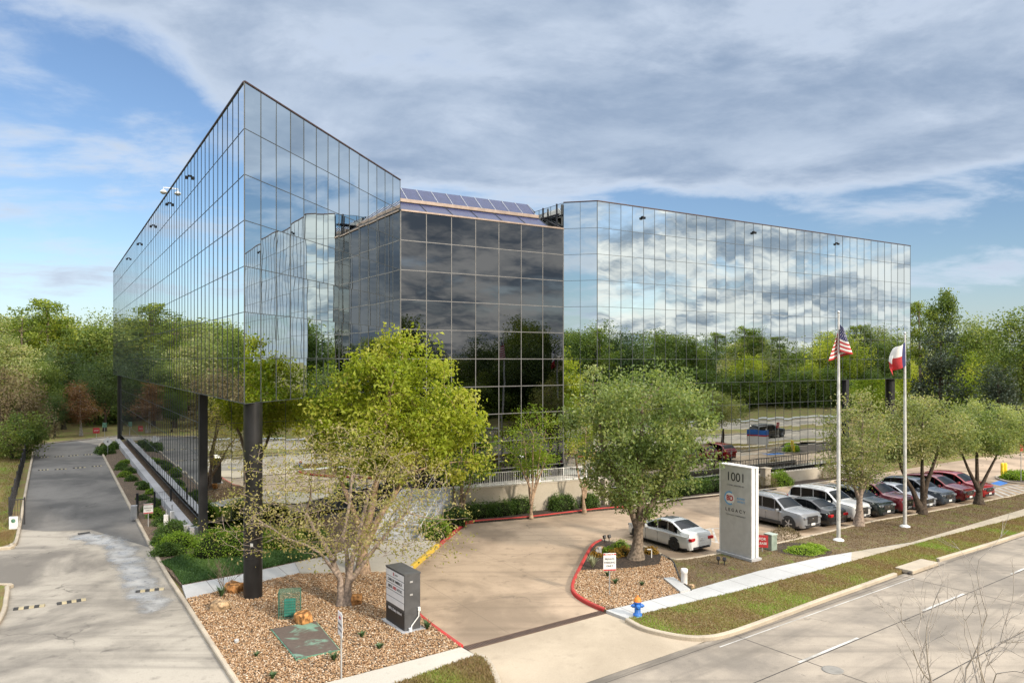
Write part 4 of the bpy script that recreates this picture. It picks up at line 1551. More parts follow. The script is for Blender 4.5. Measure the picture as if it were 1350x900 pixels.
# --- background trees: three or four prototypes of each kind, copied
def proto(kind, seed):
    rng = np.random.default_rng(seed)
    if kind == 'pine':
        cc = np.array([(rng.normal(0, 1.3), rng.normal(0, 1.3), rng.uniform(7.5, 14.5)) for _ in range(34)])
        cc[:, :2] *= (1.35 - (cc[:, 2:] - 7.5) / 9)
        return cc, 5200, .26, MT['leaf_pine'], MT['bark'], [([(0, 0, 0), (.1, 0, 6), (0, .1, 11), (0, 0, 14.5)], .28, .06)], .62, .55
    if kind == 'open':
        cc = clumps(rng, [(0, 0, 11, 2.0, 2.0, 3.2), (.6, 0, 13.2, 1.2, 1.2, 1.2)], 40, .2)
        return cc, 5200, .30, MT['leaf_mid'], MT['bark_dark'], [([(0, 0, 0), (0, 0, 6), (.1, 0, 13)], .25, .06)], .6, .8
    if kind == 'vine':
        cc = clumps(rng, [(0, 0, 4, 2.4, 2.2, 4.2), (0, 0, 8, 1.7, 1.6, 2.6)], 80, .6)
        return cc, 9000, .24, MT['leaf_vine'], MT['bark_dark'], [([(0, 0, 0), (0, 0, 5), (0, 0, 9)], .3, .08)], .55, .9
    if kind == 'dome':
        cc = clumps(rng, [(0, 0, 3.0, 4.2, 4.0, 3.6)], 100, .6)
        return cc, 10500, .20, MT['leaf_brown'], MT['bark_dark'], [([(0, 0, 0), (-.2, 0, 1.5), (-.5, 0, 5)], .2, .06), ([(0, 0, 0), (.5, 0, 1.6), (1.5, 0, 4)], .16, .05)], .6, .8
    if kind == 'rust':
        cc = clumps(rng, [(0, 0, 4.0, 2.4, 2.2, 1.9), (.3, 0, 6.2, 1.9, 1.7, 2.2)], 60, .2)
        return cc, 4200, .26, MT['leaf_rust'], MT['bark_pale'], [([(0, 0, 0), (.1, 0, 3), (.2, 0, 7.5)], .2, .05)], .6, .8
    if kind == 'bush':
        cc = clumps(rng, [(0, 0, 1.9, 2.6, 2.4, 2.0), (1.0, 0, 2.8, 1.6, 1.5, 1.3)], 60, .5)
        return cc, 6500, .19, MT['leaf_mid'], MT['bark_dark'], [([(0, 0, 0), (0, 0, 1.2), (.3, 0, 3)], .12, .04)], .5, .8
    ellb = [(0, 0, 7.2, 3.8, 3.6, 3.9), (1.0, .3, 9.8, 2.3, 2.2, 2.2), (-1.4, 0, 6.2, 2.8, 2.6, 2.6)]
    cc = clumps(rng, ellb, 95, .5)
    lm = {'dark': MT['leaf_dark'], 'broad': MT['leaf_mid'], 'lime': MT['leaf_bright'], 'gold': MT['leaf_yellow'], 'olive': MT['leaf_pale']}[kind]
    return cc, 11500, .27, lm, MT['bark_dark'], [([(0, 0, 0), (.1, 0, 2.5), (0, .1, 5.5), (.2, 0, 9)], .3, .08), ([(0, 0, 2), (1, 0, 4), (1.8, 0, 7)], .16, .05)], .85, .7


PROTO = {}


def bg(kind, label, px, Z, height, width=1.0, name=None, group='trees around the office building', rot=None, var=0, X=None):
    key = (kind, var)
    if key not in PROTO:
        cc, n, leaf, lm, bk, stems, cr, flat = proto(kind, 100 + var * 17 + sum(map(ord, kind)))
        rng = np.random.default_rng(50 + var)
        wood = woody(rng, cc, stems, .03, 6)
        wm = wood.build('trunk', bk)
        P, t_ = crown_pts(rng, cc, n, cr, flat)
        P[:, 2] = np.maximum(P[:, 2], .15)
        cm = leaf_mesh('crown', P, leaf, t_, [lm], rng, .55, .3)
        PROTO[key] = (wm.data, cm, float(np.percentile(P[:, 2], 99.3)))
        bpy.data.objects.remove(wm)
    wd, cm, hh = PROTO[key]
    x, y, _ = at(px, Z)
    nm = name or {'pine': 'pine_tree', 'vine': 'vine_covered_tree', 'bush': 'bush', 'dome': 'bare_bush', 'rust': 'autumn_tree', 'dark': 'evergreen_tree'}.get(kind, 'broadleaf_tree')
    r = thing(nm, label, 'bush' if kind in ('bush', 'dome') else 'tree', (x, y, 0), rnd.uniform(0, 6.28) if rot is None else rot, group)
    s = height / hh
    r.scale = (s * width, s * width, s)
    link('trunk', wd, r)
    link('crown', cm, r)
    return r


def topz(py, Z):
    return H + (HY - py) / F * Z


def bgt(kind, label, px, py, Z, width=1.0, **k):
    return bg(kind, label, px, Z, topz(py, Z), width, **k)


# left
bgt('pine', 'tallest sunlit pine rising over the left woods', 64, 397, 112, 1.25, var=0)
bgt('pine', 'yellow-green pine at the left rim, lower than its tall neighbour', 30, 418, 108, 1.2, var=1)
bgt('gold', 'golden-green sunlit crown beside the tallest left pine', 88, 420, 116, 1.0)
bgt('broad', 'mid-green tree against the far corner of the glass wing', 126, 416, 112, 1.05)
bgt('dark', 'dark evergreen under the left pines', 84, 455, 104, 1.0)
bgt('broad', 'shaded green tree left of the rust-coloured one', 60, 478, 98, .85, var=1)
bgt('dark', 'dark round-headed evergreen on the lawn past the driveway end', 72, 520, 93, .8, var=1)
bgt('rust', 'rust-leaved tree with pale trunk past the driveway end', 107, 505, 95, 1.1)
bgt('dark', 'evergreen hard against the far black column', 138, 470, 101, .9)
bgt('olive', 'hazy olive-green tree at the left edge above the brown bush', 10, 445, 98, 1.1)
bgt('dome', 'large brownish dome-shaped bush left of the driveway', 6, 489, 79, .85)
bgt('bush', 'light green bush in front of the brown dome bush', 16, 545, 73, .95)
bgt('bush', 'low dark bush by the left end of the iron fence', -40, 548, 74, 1.0, var=1)
bgt('broad', 'tree beyond the left edge mirrored in the left glass side', -75, 430, 95, 1.0, var=1)
bgt('gold', 'golden tree beyond the left edge mirrored in the glass side', -140, 425, 90, 1.0)
bgt('dark', 'dark tree beyond the left edge mirrored in the glass side', -185, 440, 76, 1.0)
bgt('pine', 'pine beyond the left edge mirrored high in the glass side', -240, 410, 88, 1.2, var=1)
bgt('olive', 'olive tree beyond the left edge mirrored near the glass corner', -330, 430, 74, 1.0)
bgt('broad', 'green tree beyond the left edge mirrored at the glass corner', -440, 420, 68, 1.0)
bgt('dark', 'dark tree left of the drive mirrored by the near glass corner', -560, 415, 60, 1.0, var=1)
# right
bgt('open', 'tall airy tree topping the right treeline', 1240, 384, 100, .72)
bgt('vine', 'dark vine-wrapped tower of leaves under the tall airy tree', 1240, 432, 92, .95)
bgt('pine', 'open pine at the right corner of the glass', 1212, 399, 98, .8, var=0)
bgt('broad', 'hazy green tree in the gap of the right treeline', 1292, 421, 130, 1.0)
bgt('gold', 'bright yellow-green tree right of the vine tower', 1290, 470, 104, .9, var=1)
bgt('lime', 'lime-green tree low behind the right street trees', 1275, 495, 96, .9)
bgt('vine', 'dark sloping vine mound left of the big right-hand tree', 1316, 482, 84, 1.15, var=1)
bgt('broad', 'big green tree at the right edge of the picture', 1348, 410, 88, 1.0, var=1)
bgt('olive', 'olive tree behind the right glass corner', 1180, 440, 125, 1.1)
bgt('lime', 'lime tree seen under the raised right wing', 1150, 480, 105, 1.0)
bgt('gold', 'yellow-green tree seen under the raised right wing by the column', 1195, 474, 112, 1.0)
bgt('dark', 'dark tree beyond the right edge behind the island', 1400, 440, 100, 1.1)
bgt('broad', 'tree far behind the right-hand lot', 1440, 415, 120, 1.1)
bgt('dark', 'low dark tree behind the far end of the right wing', 1120, 500, 118, 1.0, var=1)

# woods that read as one mass: behind both sides, and across the street where the glass mirrors them
def woods(name, spots, label, seed):
    rng = np.random.default_rng(seed)
    kinds = [('broad', 0), ('dark', 0), ('broad', 1), ('pine', 0), ('olive', 0), ('pine', 1), ('gold', 0)]
    wt = [.24, .22, .2, .1, .12, .06, .06]
    obs = []
    dg = None
    for (x, y, h) in spots:
        kd = kinds[rng.choice(len(kinds), p=wt)]
        if kd not in PROTO:
            kd = ('broad', 0)
        wd, cm, hh = PROTO[kd]
        s = h / hh
        M = Matrix.Translation((x, y, 0)) @ Matrix.Rotation(rng.uniform(0, 6.28), 4, 'Z') @ Matrix.Diagonal((s * 1.15, s * 1.15, s, 1))
        for me in (cm, wd):
            obs.append((me, M))
        for j in range(2):
            wd2, cm2, h2 = PROTO[('bush', j)]
            s2 = rng.uniform(1.1, 1.9)
            M2 = Matrix.Translation((x + rng.uniform(-5, 5), y + rng.uniform(-4, 4), 0)) @ Matrix.Rotation(rng.uniform(0, 6.28), 4, 'Z') @ Matrix.Diagonal((s2 * 1.3, s2 * 1.3, s2, 1))
            obs.append((cm2, M2))
    mats, bmv, bmi = [], [], []
    # join by numpy
    co_all, li_all, st_all, mi_all, tn_all = [], [], [], [], []
    nv = nl = 0
    for me, M in obs:
        n = len(me.vertices)
        c = np.empty(n * 3)
        me.vertices.foreach_get('co', c)
        c = c.reshape(-1, 3)
        Mx = np.array(M)
        c = c @ Mx[:3, :3].T + Mx[:3, 3]
        li = np.empty(len(me.loops), dtype=np.int32)
        me.loops.foreach_get('vertex_index', li)
        ls = np.empty(len(me.polygons), dtype=np.int32)
        me.polygons.foreach_get('loop_start', ls)
        mt = me.materials[0]
        if mt not in mats:
            mats.append(mt)
        tn = np.zeros(len(me.polygons), dtype=np.float32)
        if 'tint' in me.attributes:
            me.attributes['tint'].data.foreach_get('value', tn)
        co_all.append(c)
        li_all.append(li + nv)
        st_all.append(ls + nl)
        mi_all.append(np.full(len(ls), mats.index(mt), dtype=np.int32))
        tn_all.append(tn)
        nv += n
        nl += len(li)
    me = bpy.data.meshes.new(name)
    me.vertices.add(nv)
    me.vertices.foreach_set('co', np.concatenate(co_all).ravel())
    me.loops.add(nl)
    me.loops.foreach_set('vertex_index', np.concatenate(li_all))
    st_ = np.concatenate(st_all)
    me.polygons.add(len(st_))
    me.polygons.foreach_set('loop_start', st_)
    me.polygons.foreach_set('material_index', np.concatenate(mi_all))
    for m in mats:
        me.materials.append(m)
    me.update(calc_edges=True)
    a_ = me.attributes.new('tint', 'FLOAT', 'FACE')
    a_.data.foreach_set('value', np.concatenate(tn_all))
    o = link(name, me)
    o['kind'] = 'stuff'
    o['label'], o['category'] = label, 'woods'
    return o


sp = []
for px in range(-820, 170, 26):
    for Z0, h in ((122, 15), (140, 17)):
        Zz = Z0 + rnd.uniform(-7, 7)
        sp.append(((px + rnd.uniform(-12, 12) - CX) / F * Zz, Zz, h + rnd.uniform(-4.5, 1.5)))
woods('woodland', sp, 'mass of mixed woods behind the left lawn', 1)
sp = []
for px in range(1090, 1640, 22):
    for Z0, h in ((135, 11), (160, 12.5)):
        Zz = Z0 + rnd.uniform(-8, 8)
        sp.append(((px + rnd.uniform(-12, 12) - CX) / F * Zz, Zz, h + rnd.uniform(-5, 3)))
woods('woodland', sp, 'mass of mixed woods behind the right-hand lot', 2)
sp = []
for s in range(-110, 200, 8):
    for t, h in ((-31, 12.0), (-40, 14.5), (-52, 15.5)):
        q = st(s + rnd.uniform(-3, 3), t + rnd.uniform(-3.5, 3.5))
        sp.append((q[0], q[1], h + rnd.uniform(-6.0, 3.6)))
woods('woodland', sp, 'belt of trees across the street, seen mirrored in the glass', 3)
sp = []
for s in range(-120, -46, 8):
    for t in (-20, 0, 20, 40, 60, 80):
        q = st(s + rnd.uniform(-4, 4), t + rnd.uniform(-4, 4))
        sp.append((q[0], q[1], 13 + rnd.uniform(-4, 4)))
woods('woodland', sp, 'woods left of the driveway, seen mirrored in the left glass side', 4)

# --- hedges and shrubs
def shrub(name, label, loc, rx, ry, rz, mat, n=2600, leaf=.075, seed=1, rot=0.0, group=None, cat='shrub', box=.0, core=True, fuzz=.07, tshift=0.0):
    rng = np.random.default_rng(seed)
    d = rng.normal(size=(n, 3))
    d /= np.linalg.norm(d, axis=1)[:, None]
    d[:, 2] = np.abs(d[:, 2])
    if box:
        pw = 1 - .6 * box
        d = np.sign(d) * np.abs(d) ** pw
    lump = 1 + .10 * np.sin(d[:, 0] * 5 + seed) * np.cos(d[:, 1] * 6 + seed) + .06 * np.sin(d[:, 2] * 9 + d[:, 0] * 7)
    rr = (lump * rng.uniform(.80, 1.0, n) + rng.normal(0, fuzz, n))[:, None]
    P = d * rr * np.array([rx, ry, rz])
    t_ = rng.normal(.45, .22, n) + .14 * np.sin(d[:, 0] * 6 + d[:, 1] * 5)
    ex = MB()
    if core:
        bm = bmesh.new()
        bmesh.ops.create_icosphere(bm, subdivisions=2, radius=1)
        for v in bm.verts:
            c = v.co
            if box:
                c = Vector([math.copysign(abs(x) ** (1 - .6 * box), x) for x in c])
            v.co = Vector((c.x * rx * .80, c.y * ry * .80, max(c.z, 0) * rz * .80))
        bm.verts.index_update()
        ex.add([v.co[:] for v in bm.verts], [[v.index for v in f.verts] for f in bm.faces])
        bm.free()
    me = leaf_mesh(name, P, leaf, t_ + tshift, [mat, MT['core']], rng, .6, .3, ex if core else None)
    o = link(name, me, None, loc)
    o.rotation_euler = (0, 0, rot)
    return tag(o, label, cat, group)


vr = math.atan2(V.y, V.x)
HG = 'clipped hedge shrubs'
for i, (px, py, rx, ry, rz, m, lab) in enumerate((
        (572, 712, .85, .75, 1.15, 'hedge_lime', 'lime hedge shrub at the foot of the stairs, nearest the yellow kerb'),
        (596, 695, .95, .8, 1.15, 'hedge', 'dark hedge shrub between the stairs and the red kerb corner'),
        (630, 684, 1.1, .65, 1.0, 'hedge', 'green hedge shrub at the left end of the stucco wall'),
        (660, 681, 1.0, .65, .95, 'hedge', 'green hedge shrub left of the fan-shaped crape myrtle'),
        (684, 678, .95, .65, 1.1, 'hedge', 'hedge shrub touching the fan-shaped crape myrtle'),
        (741, 674, 1.0, .6, 1.0, 'hedge', 'rounded shrub alone on the right half of the stucco wall'),
        (778, 671, .6, .5, .9, 'hedge', 'small shrub at the right end of the stucco wall'),
        (818, 664, .9, .6, .8, 'hedge', 'loose shrub below the oak by the cream wall end'))):
    x, y = g(px, py)
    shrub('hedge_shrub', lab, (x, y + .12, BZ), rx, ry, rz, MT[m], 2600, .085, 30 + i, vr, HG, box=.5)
for i, (px, rx, lab) in enumerate(((905, 1.6, 'clipped hedge section left of the tall white sign'), (937, 1.5, 'clipped hedge section partly behind the tall white sign'), (875, 1.4, 'clipped hedge section behind the oak crown'))):
    x, y = g(px, 655 + (905 - px) * .12)
    shrub('hedge_shrub', lab, (x, y + .6, BZ), rx, .75, 1.05, MT['hedge'], 3600, .09, 60 + i, vr, HG, box=.7)
x, y = g(1030, 642)
shrub('hedge_shrub', 'bright rounded shrub in front of the cream ramp wall', (x, y + .2, BZ), 1.1, .8, 1.15, MT['hedge_lime'], 3000, .09, 66, vr, HG)
for i, (px, w_, lab) in enumerate(((1012, .9, 'silvery-grey shrub left of the bright one at the ramp wall'), (1095, 1.1, 'silvery-grey shrub at the far end of the ramp wall'))):
    x, y = g(px, 644 if i == 0 else 632)
    shrub('grey_shrub', lab, (x, y, BZ), w_, .6, 1.0, MT['leaf_brown'], 1800, .07, 70 + i, vr, 'silvery shrubs at the ramp wall', tshift=.4, core=False)
# left garden
for i, (px, py, rx, ry, rz, m, lab) in enumerate((
        (229, 706, .95, .8, .75, 'hedge', 'dark clipped shrub at the near end of the pale low wall'),
        (214, 720, .55, .55, .5, 'hedge', 'small round shrub beside the driveway kerb, left of the lime one'),
        (236, 723, 1.05, .85, .75, 'hedge_lime', 'flat-topped yellowish shrub on thin stems by the left kerb'),
        (222, 733, .8, .6, .55, 'hedge', 'dark low shrub under the flat-topped yellowish one'),
        (285, 735, 1.4, 1.0, 1.35, 'hedge_lime', 'large bright green hedge block left of the black column'),
        (309, 733, 1.2, .95, 1.3, 'hedge_lime', 'bright green hedge block touching the black column'),
        (285, 703, 1.6, .7, .8, 'hedge', 'dark trimmed hedge under the glass corner post'),
        (312, 698, 1.2, .6, .8, 'hedge', 'dark trimmed hedge behind the black column'),
        (374, 724, 1.2, .9, 1.1, 'hedge_lime', 'loose green shrub right of the black column'),
        (357, 719, .8, .7, .95, 'leaf_pale', 'straggly pinkish-green shrub just right of the black column'),
        (410, 712, .9, .7, .7, 'hedge', 'shrub behind the half-bare tree by the walkway'))):
    x, y = g(px, py)
    shrub('garden_shrub', lab, (x, y, BZ), rx, ry, rz, MT[m], 2800, .08, 80 + i, .3, 'shrubs in the left garden', fuzz=.09)
for i, (px, py, r_, lab) in enumerate(((138, 597, .95, 'clipped dark shrub behind the diamond sign'), (147, 593, .9, 'clipped dark shrub next to the far black column'), (141, 599, .8, 'nearest dark shrub under the diamond sign'))):
    x, y = g(px, py)
    shrub('clipped_shrub', lab, (x, y, 0), r_, r_, .95, MT['hedge'], 1500, .13, 95 + i, 0, 'clipped shrubs by the diamond sign')
k = 0
for i in range(14):
    t_ = i / 13
    x, y = Vector(g(157, 612)).lerp(Vector(g(224, 694)), t_)
    x += rnd.uniform(-.6, .9)
    shrub('bed_shrub', 'low dark bedding shrub in the row beside the pale left wall', (x, y, BZ), rnd.uniform(.4, .75), rnd.uniform(.4, .6), rnd.uniform(.3, .6), MT['hedge'] if i % 4 else MT['hedge_lime'], 900, .08, 120 + i, 0,
          'row of bedding shrubs beside the pale left wall')
# island plants
for i, (px, py, r_, m, lab) in enumerate(((812, 733, .38, 'orange_grass', 'orange tufted plant left of the oak trunk, middle of three'), (822, 731, .42, 'orange_grass', 'orange tufted plant nearest the oak trunk on its left'), (786, 733, .3, 'orange_grass', 'orange tufted plant at the left tip of the mulch island'),
                                          (818, 722, .45, 'hedge_lime', 'green tuft behind the orange plants on the island'), (803, 729, .35, 'hedge_lime', 'small green tuft in front of the yard lights'), (859, 729, .36, 'orange_grass', 'yellow-orange tuft between the oak trunk and the white sedan'))):
    x, y = g(px, py, BZ)
    shrub('tufted_plant', lab, (x, y, BZ), r_, r_, r_ * .9, MT[m], 700, .07, 140 + i, 0, 'tufted plants on the mulch island', fuzz=.15)
for i, (px, py, r_, lab) in enumerate(((1060, 728, .9, 'bright green low plant in the dark mulch patch'), (1072, 725, .7, 'smaller bright green low plant right of its twin in the mulch patch'))):
    x, y = g(px, py, BZ)
    shrub('leafy_plant', lab, (x, y, BZ), r_, r_ * .8, .32, MT['hedge_lime'], 1500, .08, 150 + i, 0, 'bright plants in the mulch patch', tshift=.2)
x, y = g(1034, 709, BZ)
shrub('dry_shrub', 'brown dry shrub right of the red yard sign', (x, y, BZ), 1.1, .6, .6, MT['leaf_brown'], 1600, .07, 160, vr, core=False)
for i, (px, lab) in enumerate(((1336, 'leafy plant by the yellow bollards, left of its neighbour'), (1348, 'leafy plant at the right edge behind the blue bay'), (1365, 'leafy plant past the right edge on the island'))):
    x, y = g(px, 631, BZ)
    shrub('leafy_plant', lab, (x, y, BZ), 1.0, .8, .7, MT['hedge_lime'], 1300, .12, 170 + i, 0, 'plants on the far island')
mb = MB()
c = g(1056, 724, BZ)
mb.lathe([(1.45, 0.0), (1.45, .014)], (c[0], c[1], BZ), 26)
struct(mb.build('mulch_patch', MT['mulch']))


def spiky(name, label, loc, r_, h_, n, mat, seed, cat='plant', group=None):
    rr = random.Random(seed)
    mb = MB()
    for i in range(n):
        a_ = rr.uniform(0, 6.28)
        o_ = rr.uniform(.3, 1) * r_
        e = Vector((math.cos(a_) * o_, math.sin(a_) * o_, h_ * rr.uniform(.6, 1)))
        w_ = Vector((-math.sin(a_), math.cos(a_), 0)) * .018
        m_ = e * .5 + Vector((0, 0, h_ * .18))
        mb.add([-w_, w_, m_ + w_, m_ - w_, e], [[0, 1, 2, 3], [3, 2, 4]])
    o = mb.build(name, mat, None, False, loc)
    return tag(o, label, cat, group)


m_sp = plain('yucca_leaf', (.32, .34, .20), .7)
m_dk = plain('tuft_leaf', (.05, .10, .03), .7)
x, y = g(781, 748, BZ)
spiky('yucca', 'pale spiky yucca on the mulch beside the red kerb', (x, y, BZ), .5, .6, 46, m_sp, 3)
for i, (px, py, h_, lab) in enumerate(((292, 787, .5, 'dark green tuft at the end of the walkway by the kerb'), (440, 871, .3, 'dark grass tuft right of the rusted plate'), (500, 856, .25, 'small green tuft in the gravel below the dark sign'),
                                       (477, 840, .25, 'small brown tuft in the gravel before the dark sign'), (359, 895, .25, 'green weed tuft at the gravel front edge'), (563, 829, .35, 'bright weed behind the dark sign'), (811, 770, .3, 'green tuft in the right gravel beside the notice post'),
                                       (846, 772, .22, 'low weed in the middle of the right gravel'), (801, 760, .3, 'dark tuft at the top of the right gravel'), (338, 866, .2, 'tiny weed left of the rusted plate'))):
    x, y = g(px, py, BZ)
    spiky('weed_tuft', lab, (x, y, BZ), h_ * .9, h_, 40, m_dk, 10 + i, 'weed', 'weed tufts in the gravel')
# twiggy dead shrub on the kerb end
x, y = g(296, 783, BZ)
root = thing('dead_shrub', 'leafless twiggy brown shrub beside the orange rock', 'shrub', (x, y, BZ))
mbb = MB()
rngb = np.random.default_rng(9)
for i in range(9):
    grow(Vector((0, 0, 0)), Vector((rngb.normal(0, .45), rngb.normal(0, .45), 1)).normalized(), .8, .012, 2)
mbb.build('twigs', MT['bark'], root)

# --- pebbles, ground cover and grass blades (stuff)
def inside(poly, x, y):
    r_ = np.zeros(len(x), bool)
    n = len(poly)
    j = n - 1
    for i in range(n):
        xi, yi = poly[i]
        xj, yj = poly[j]
        c = ((yi > y) != (yj > y)) & (x < (xj - xi) * (y - yi) / (yj - yi + 1e-12) + xi)
        r_ ^= c
        j = i
    return r_


def scatter(poly, n, rng):
    P = np.array(poly)
    lo, hi = P.min(0), P.max(0)
    out = np.empty((0, 2))
    while len(out) < n:
        q = rng.uniform(lo, hi, (n * 2, 2))
        out = np.concatenate([out, q[inside(poly, q[:, 0], q[:, 1])]])
    return out[:n]


def pebbles(poly_px, n, label, seed):
    rng = np.random.default_rng(seed)
    poly = [g(a_, b_, BZ) for a_, b_ in poly_px]
    q = scatter(poly, n, rng)
    base = np.array([(1, 0, 0), (0, 1, 0), (-1, 0, 0), (0, -1, 0), (0, 0, 1), (0, 0, -1)], float)
    fc = np.array([(0, 1, 4), (1, 2, 4), (2, 3, 4), (3, 0, 4), (1, 0, 5), (2, 1, 5), (3, 2, 5), (0, 3, 5)])
    s = rng.uniform(.013, .045, (n, 1, 3)) * np.array([1.2, 1, .75])
    v = base[None] * s + rng.normal(0, .005, (n, 6, 3))
    a_ = rng.uniform(0, 6.28, n)
    ca, sa = np.cos(a_)[:, None], np.sin(a_)[:, None]
    x = v[:, :, 0] * ca - v[:, :, 1] * sa
    y = v[:, :, 0] * sa + v[:, :, 1] * ca
    v = np.stack([x + q[:, :1], y + q[:, 1:], v[:, :, 2] + BZ + .012 + rng.uniform(0, .02, (n, 1))], 2)
    me = bpy.data.meshes.new('gravel')
    me.vertices.add(n * 6)
    me.vertices.foreach_set('co', v.ravel())
    me.loops.add(n * 24)
    me.loops.foreach_set('vertex_index', (fc[None] + np.arange(n)[:, None, None] * 6).ravel().astype(np.int32))
    me.polygons.add(n * 8)
    me.polygons.foreach_set('loop_start', np.arange(0, n * 24, 3, dtype=np.int32))
    me.materials.append(MT['pebble'])
    me.update(calc_edges=True)
    at_ = me.attributes.new('tint', 'FLOAT', 'FACE')
    at_.data.foreach_set('value', np.repeat(np.clip(rng.normal(.45, .27, n), 0, 1), 8).astype(np.float32))
    return stuff(link('gravel', me), label, 'gravel')


pebbles(GRAVEL_L, 30000, 'tan and orange river gravel around the half-bare tree', 1)
pebbles(GRAVEL_R, 13000, 'tan and orange river gravel beside the fire hydrant', 2)


def blades(poly, n, z, hgt, label, seed, name='grass', mat=None, leafy=False, width=.022):
    rng = np.random.default_rng(seed)
    q = scatter(poly, n, rng)
    a_ = rng.uniform(0, 6.28, n)
    h_ = hgt * rng.uniform(.5, 1.3, n)
    w_ = width * rng.uniform(.7, 1.4, n)
    lean = rng.normal(0, .5, (n, 2)) * h_[:, None]
    dx, dy = np.cos(a_) * w_, np.sin(a_) * w_
    v = np.empty((n, 3, 3))
    v[:, 0] = np.stack([q[:, 0] - dx, q[:, 1] - dy, np.full(n, z)], 1)
    v[:, 1] = np.stack([q[:, 0] + dx, q[:, 1] + dy, np.full(n, z)], 1)
    v[:, 2] = np.stack([q[:, 0] + lean[:, 0], q[:, 1] + lean[:, 1], z + h_], 1)
    me = bpy.data.meshes.new(name)
    me.vertices.add(n * 3)
    me.vertices.foreach_set('co', v.ravel())
    me.loops.add(n * 3)
    me.loops.foreach_set('vertex_index', np.arange(n * 3, dtype=np.int32))
    me.polygons.add(n)
    me.polygons.foreach_set('loop_start', np.arange(0, n * 3, 3, dtype=np.int32))
    me.materials.append(mat or MT['blade'])
    me.update(calc_edges=True)
    ph = np.sin(q[:, 0] * .9 + 1.3 * np.sin(q[:, 1] * .5)) * np.cos(q[:, 1] * .8 + np.sin(q[:, 0] * .4)) + .6 * np.sin(q[:, 0] * 2.3 + q[:, 1] * 1.7)
    t_ = .40 + .33 * ph + rng.normal(0, .16, n)
    at_ = me.attributes.new('tint', 'FLOAT', 'FACE')
    at_.data.foreach_set('value', np.clip(t_, 0, 1).astype(np.float32))
    return stuff(link(name, me), label, 'grass')


gp = lambda px, z=BZ: [g(a_, b_, z) for a_, b_ in px]
blades(gp(STRIP), 60000, BZ, .055, 'patchy brown and green grass between sidewalk and street', 1)
blades(gp(BED_R), 24000, BZ, .05, 'thin brown grass between the cars and the sidewalk', 2, mat=attr_mat('dry_blade', (.19, .13, .085), (.26, .19, .115), (.23, .25, .085), .85, .3))
blades(gp([(440, 960), (400, 945), (526, 899), (627, 863), (641, 868), (653, 890), (656, 910), (640, 950)]), 14000, BZ, .08, 'grass corner beside the entrance apron at the bottom edge', 3)
blades(gp([(212, 741), (228, 752), (241, 770), (315, 756), (389, 740), (440, 729), (430, 715), (330, 728), (240, 732)]), 26000, BZ, .10, 'low green ground cover above the walkway', 4, 'ground_cover', MT['cover'], width=.04)
blades(gp([(-60, 600), (34, 592), (10, 700), (-60, 716)], 0), 16000, -.02, .1, 'shaded grass behind the iron fence', 5)
blades(gp([(-40, 715), (10, 700), (20, 700), (14, 715), (0, 719)], 0), 6000, -.02, .1, 'sunlit grass by the driveway junction', 6)
#@@PART4
# ------------------------------------------------------------------ cars
CARS = {
    'suv': dict(L=4.80, W=1.90, Hh=1.72, belt=.575, wr=.40, wb=2.80, fo=.90, clr=.24, roofw=.63,
                prof=[(.5, .36), (.497, .52), (.475, .60), (.40, .635), (.26, .665), (.235, .675), (.16, .82), (.085, .955), (.03, .985), (-.15, 1.0), (-.33, .985), (-.42, .955), (-.445, .90), (-.475, .70), (-.49, .62), (-.5, .52), (-.5, .36)],
                cowl=.235, rf=.085, rr=-.425, rb=-.478, pillars=(.075, -.115, -.30), side=(.20, -.455)),
    'crossover': dict(L=4.62, W=1.86, Hh=1.61, belt=.585, wr=.36, wb=2.70, fo=.92, clr=.21, roofw=.63,
                      prof=[(.5, .34), (.496, .48), (.47, .57), (.40, .62), (.27, .665), (.235, .68), (.15, .83), (.06, .96), (.0, .99), (-.13, 1.0), (-.28, .97), (-.38, .92), (-.43, .82), (-.475, .68), (-.492, .60), (-.5, .5), (-.5, .34)],
                      cowl=.235, rf=.065, rr=-.375, rb=-.47, pillars=(.055, -.13, -.30), side=(.20, -.42)),
    'sedan': dict(L=4.62, W=1.80, Hh=1.41, belt=.60, wr=.335, wb=2.76, fo=.82, clr=.17, roofw=.60,
                  prof=[(.5, .34), (.497, .46), (.47, .55), (.40, .61), (.26, .675), (.215, .69), (.13, .84), (.045, .96), (-.02, .995), (-.10, 1.0), (-.19, .97), (-.28, .86), (-.355, .755), (-.40, .735), (-.475, .715), (-.495, .66), (-.5, .5), (-.5, .34)],
                  cowl=.215, rf=.045, rr=-.185, rb=-.35, pillars=(.03, -.125), side=(.18, -.30)),
}


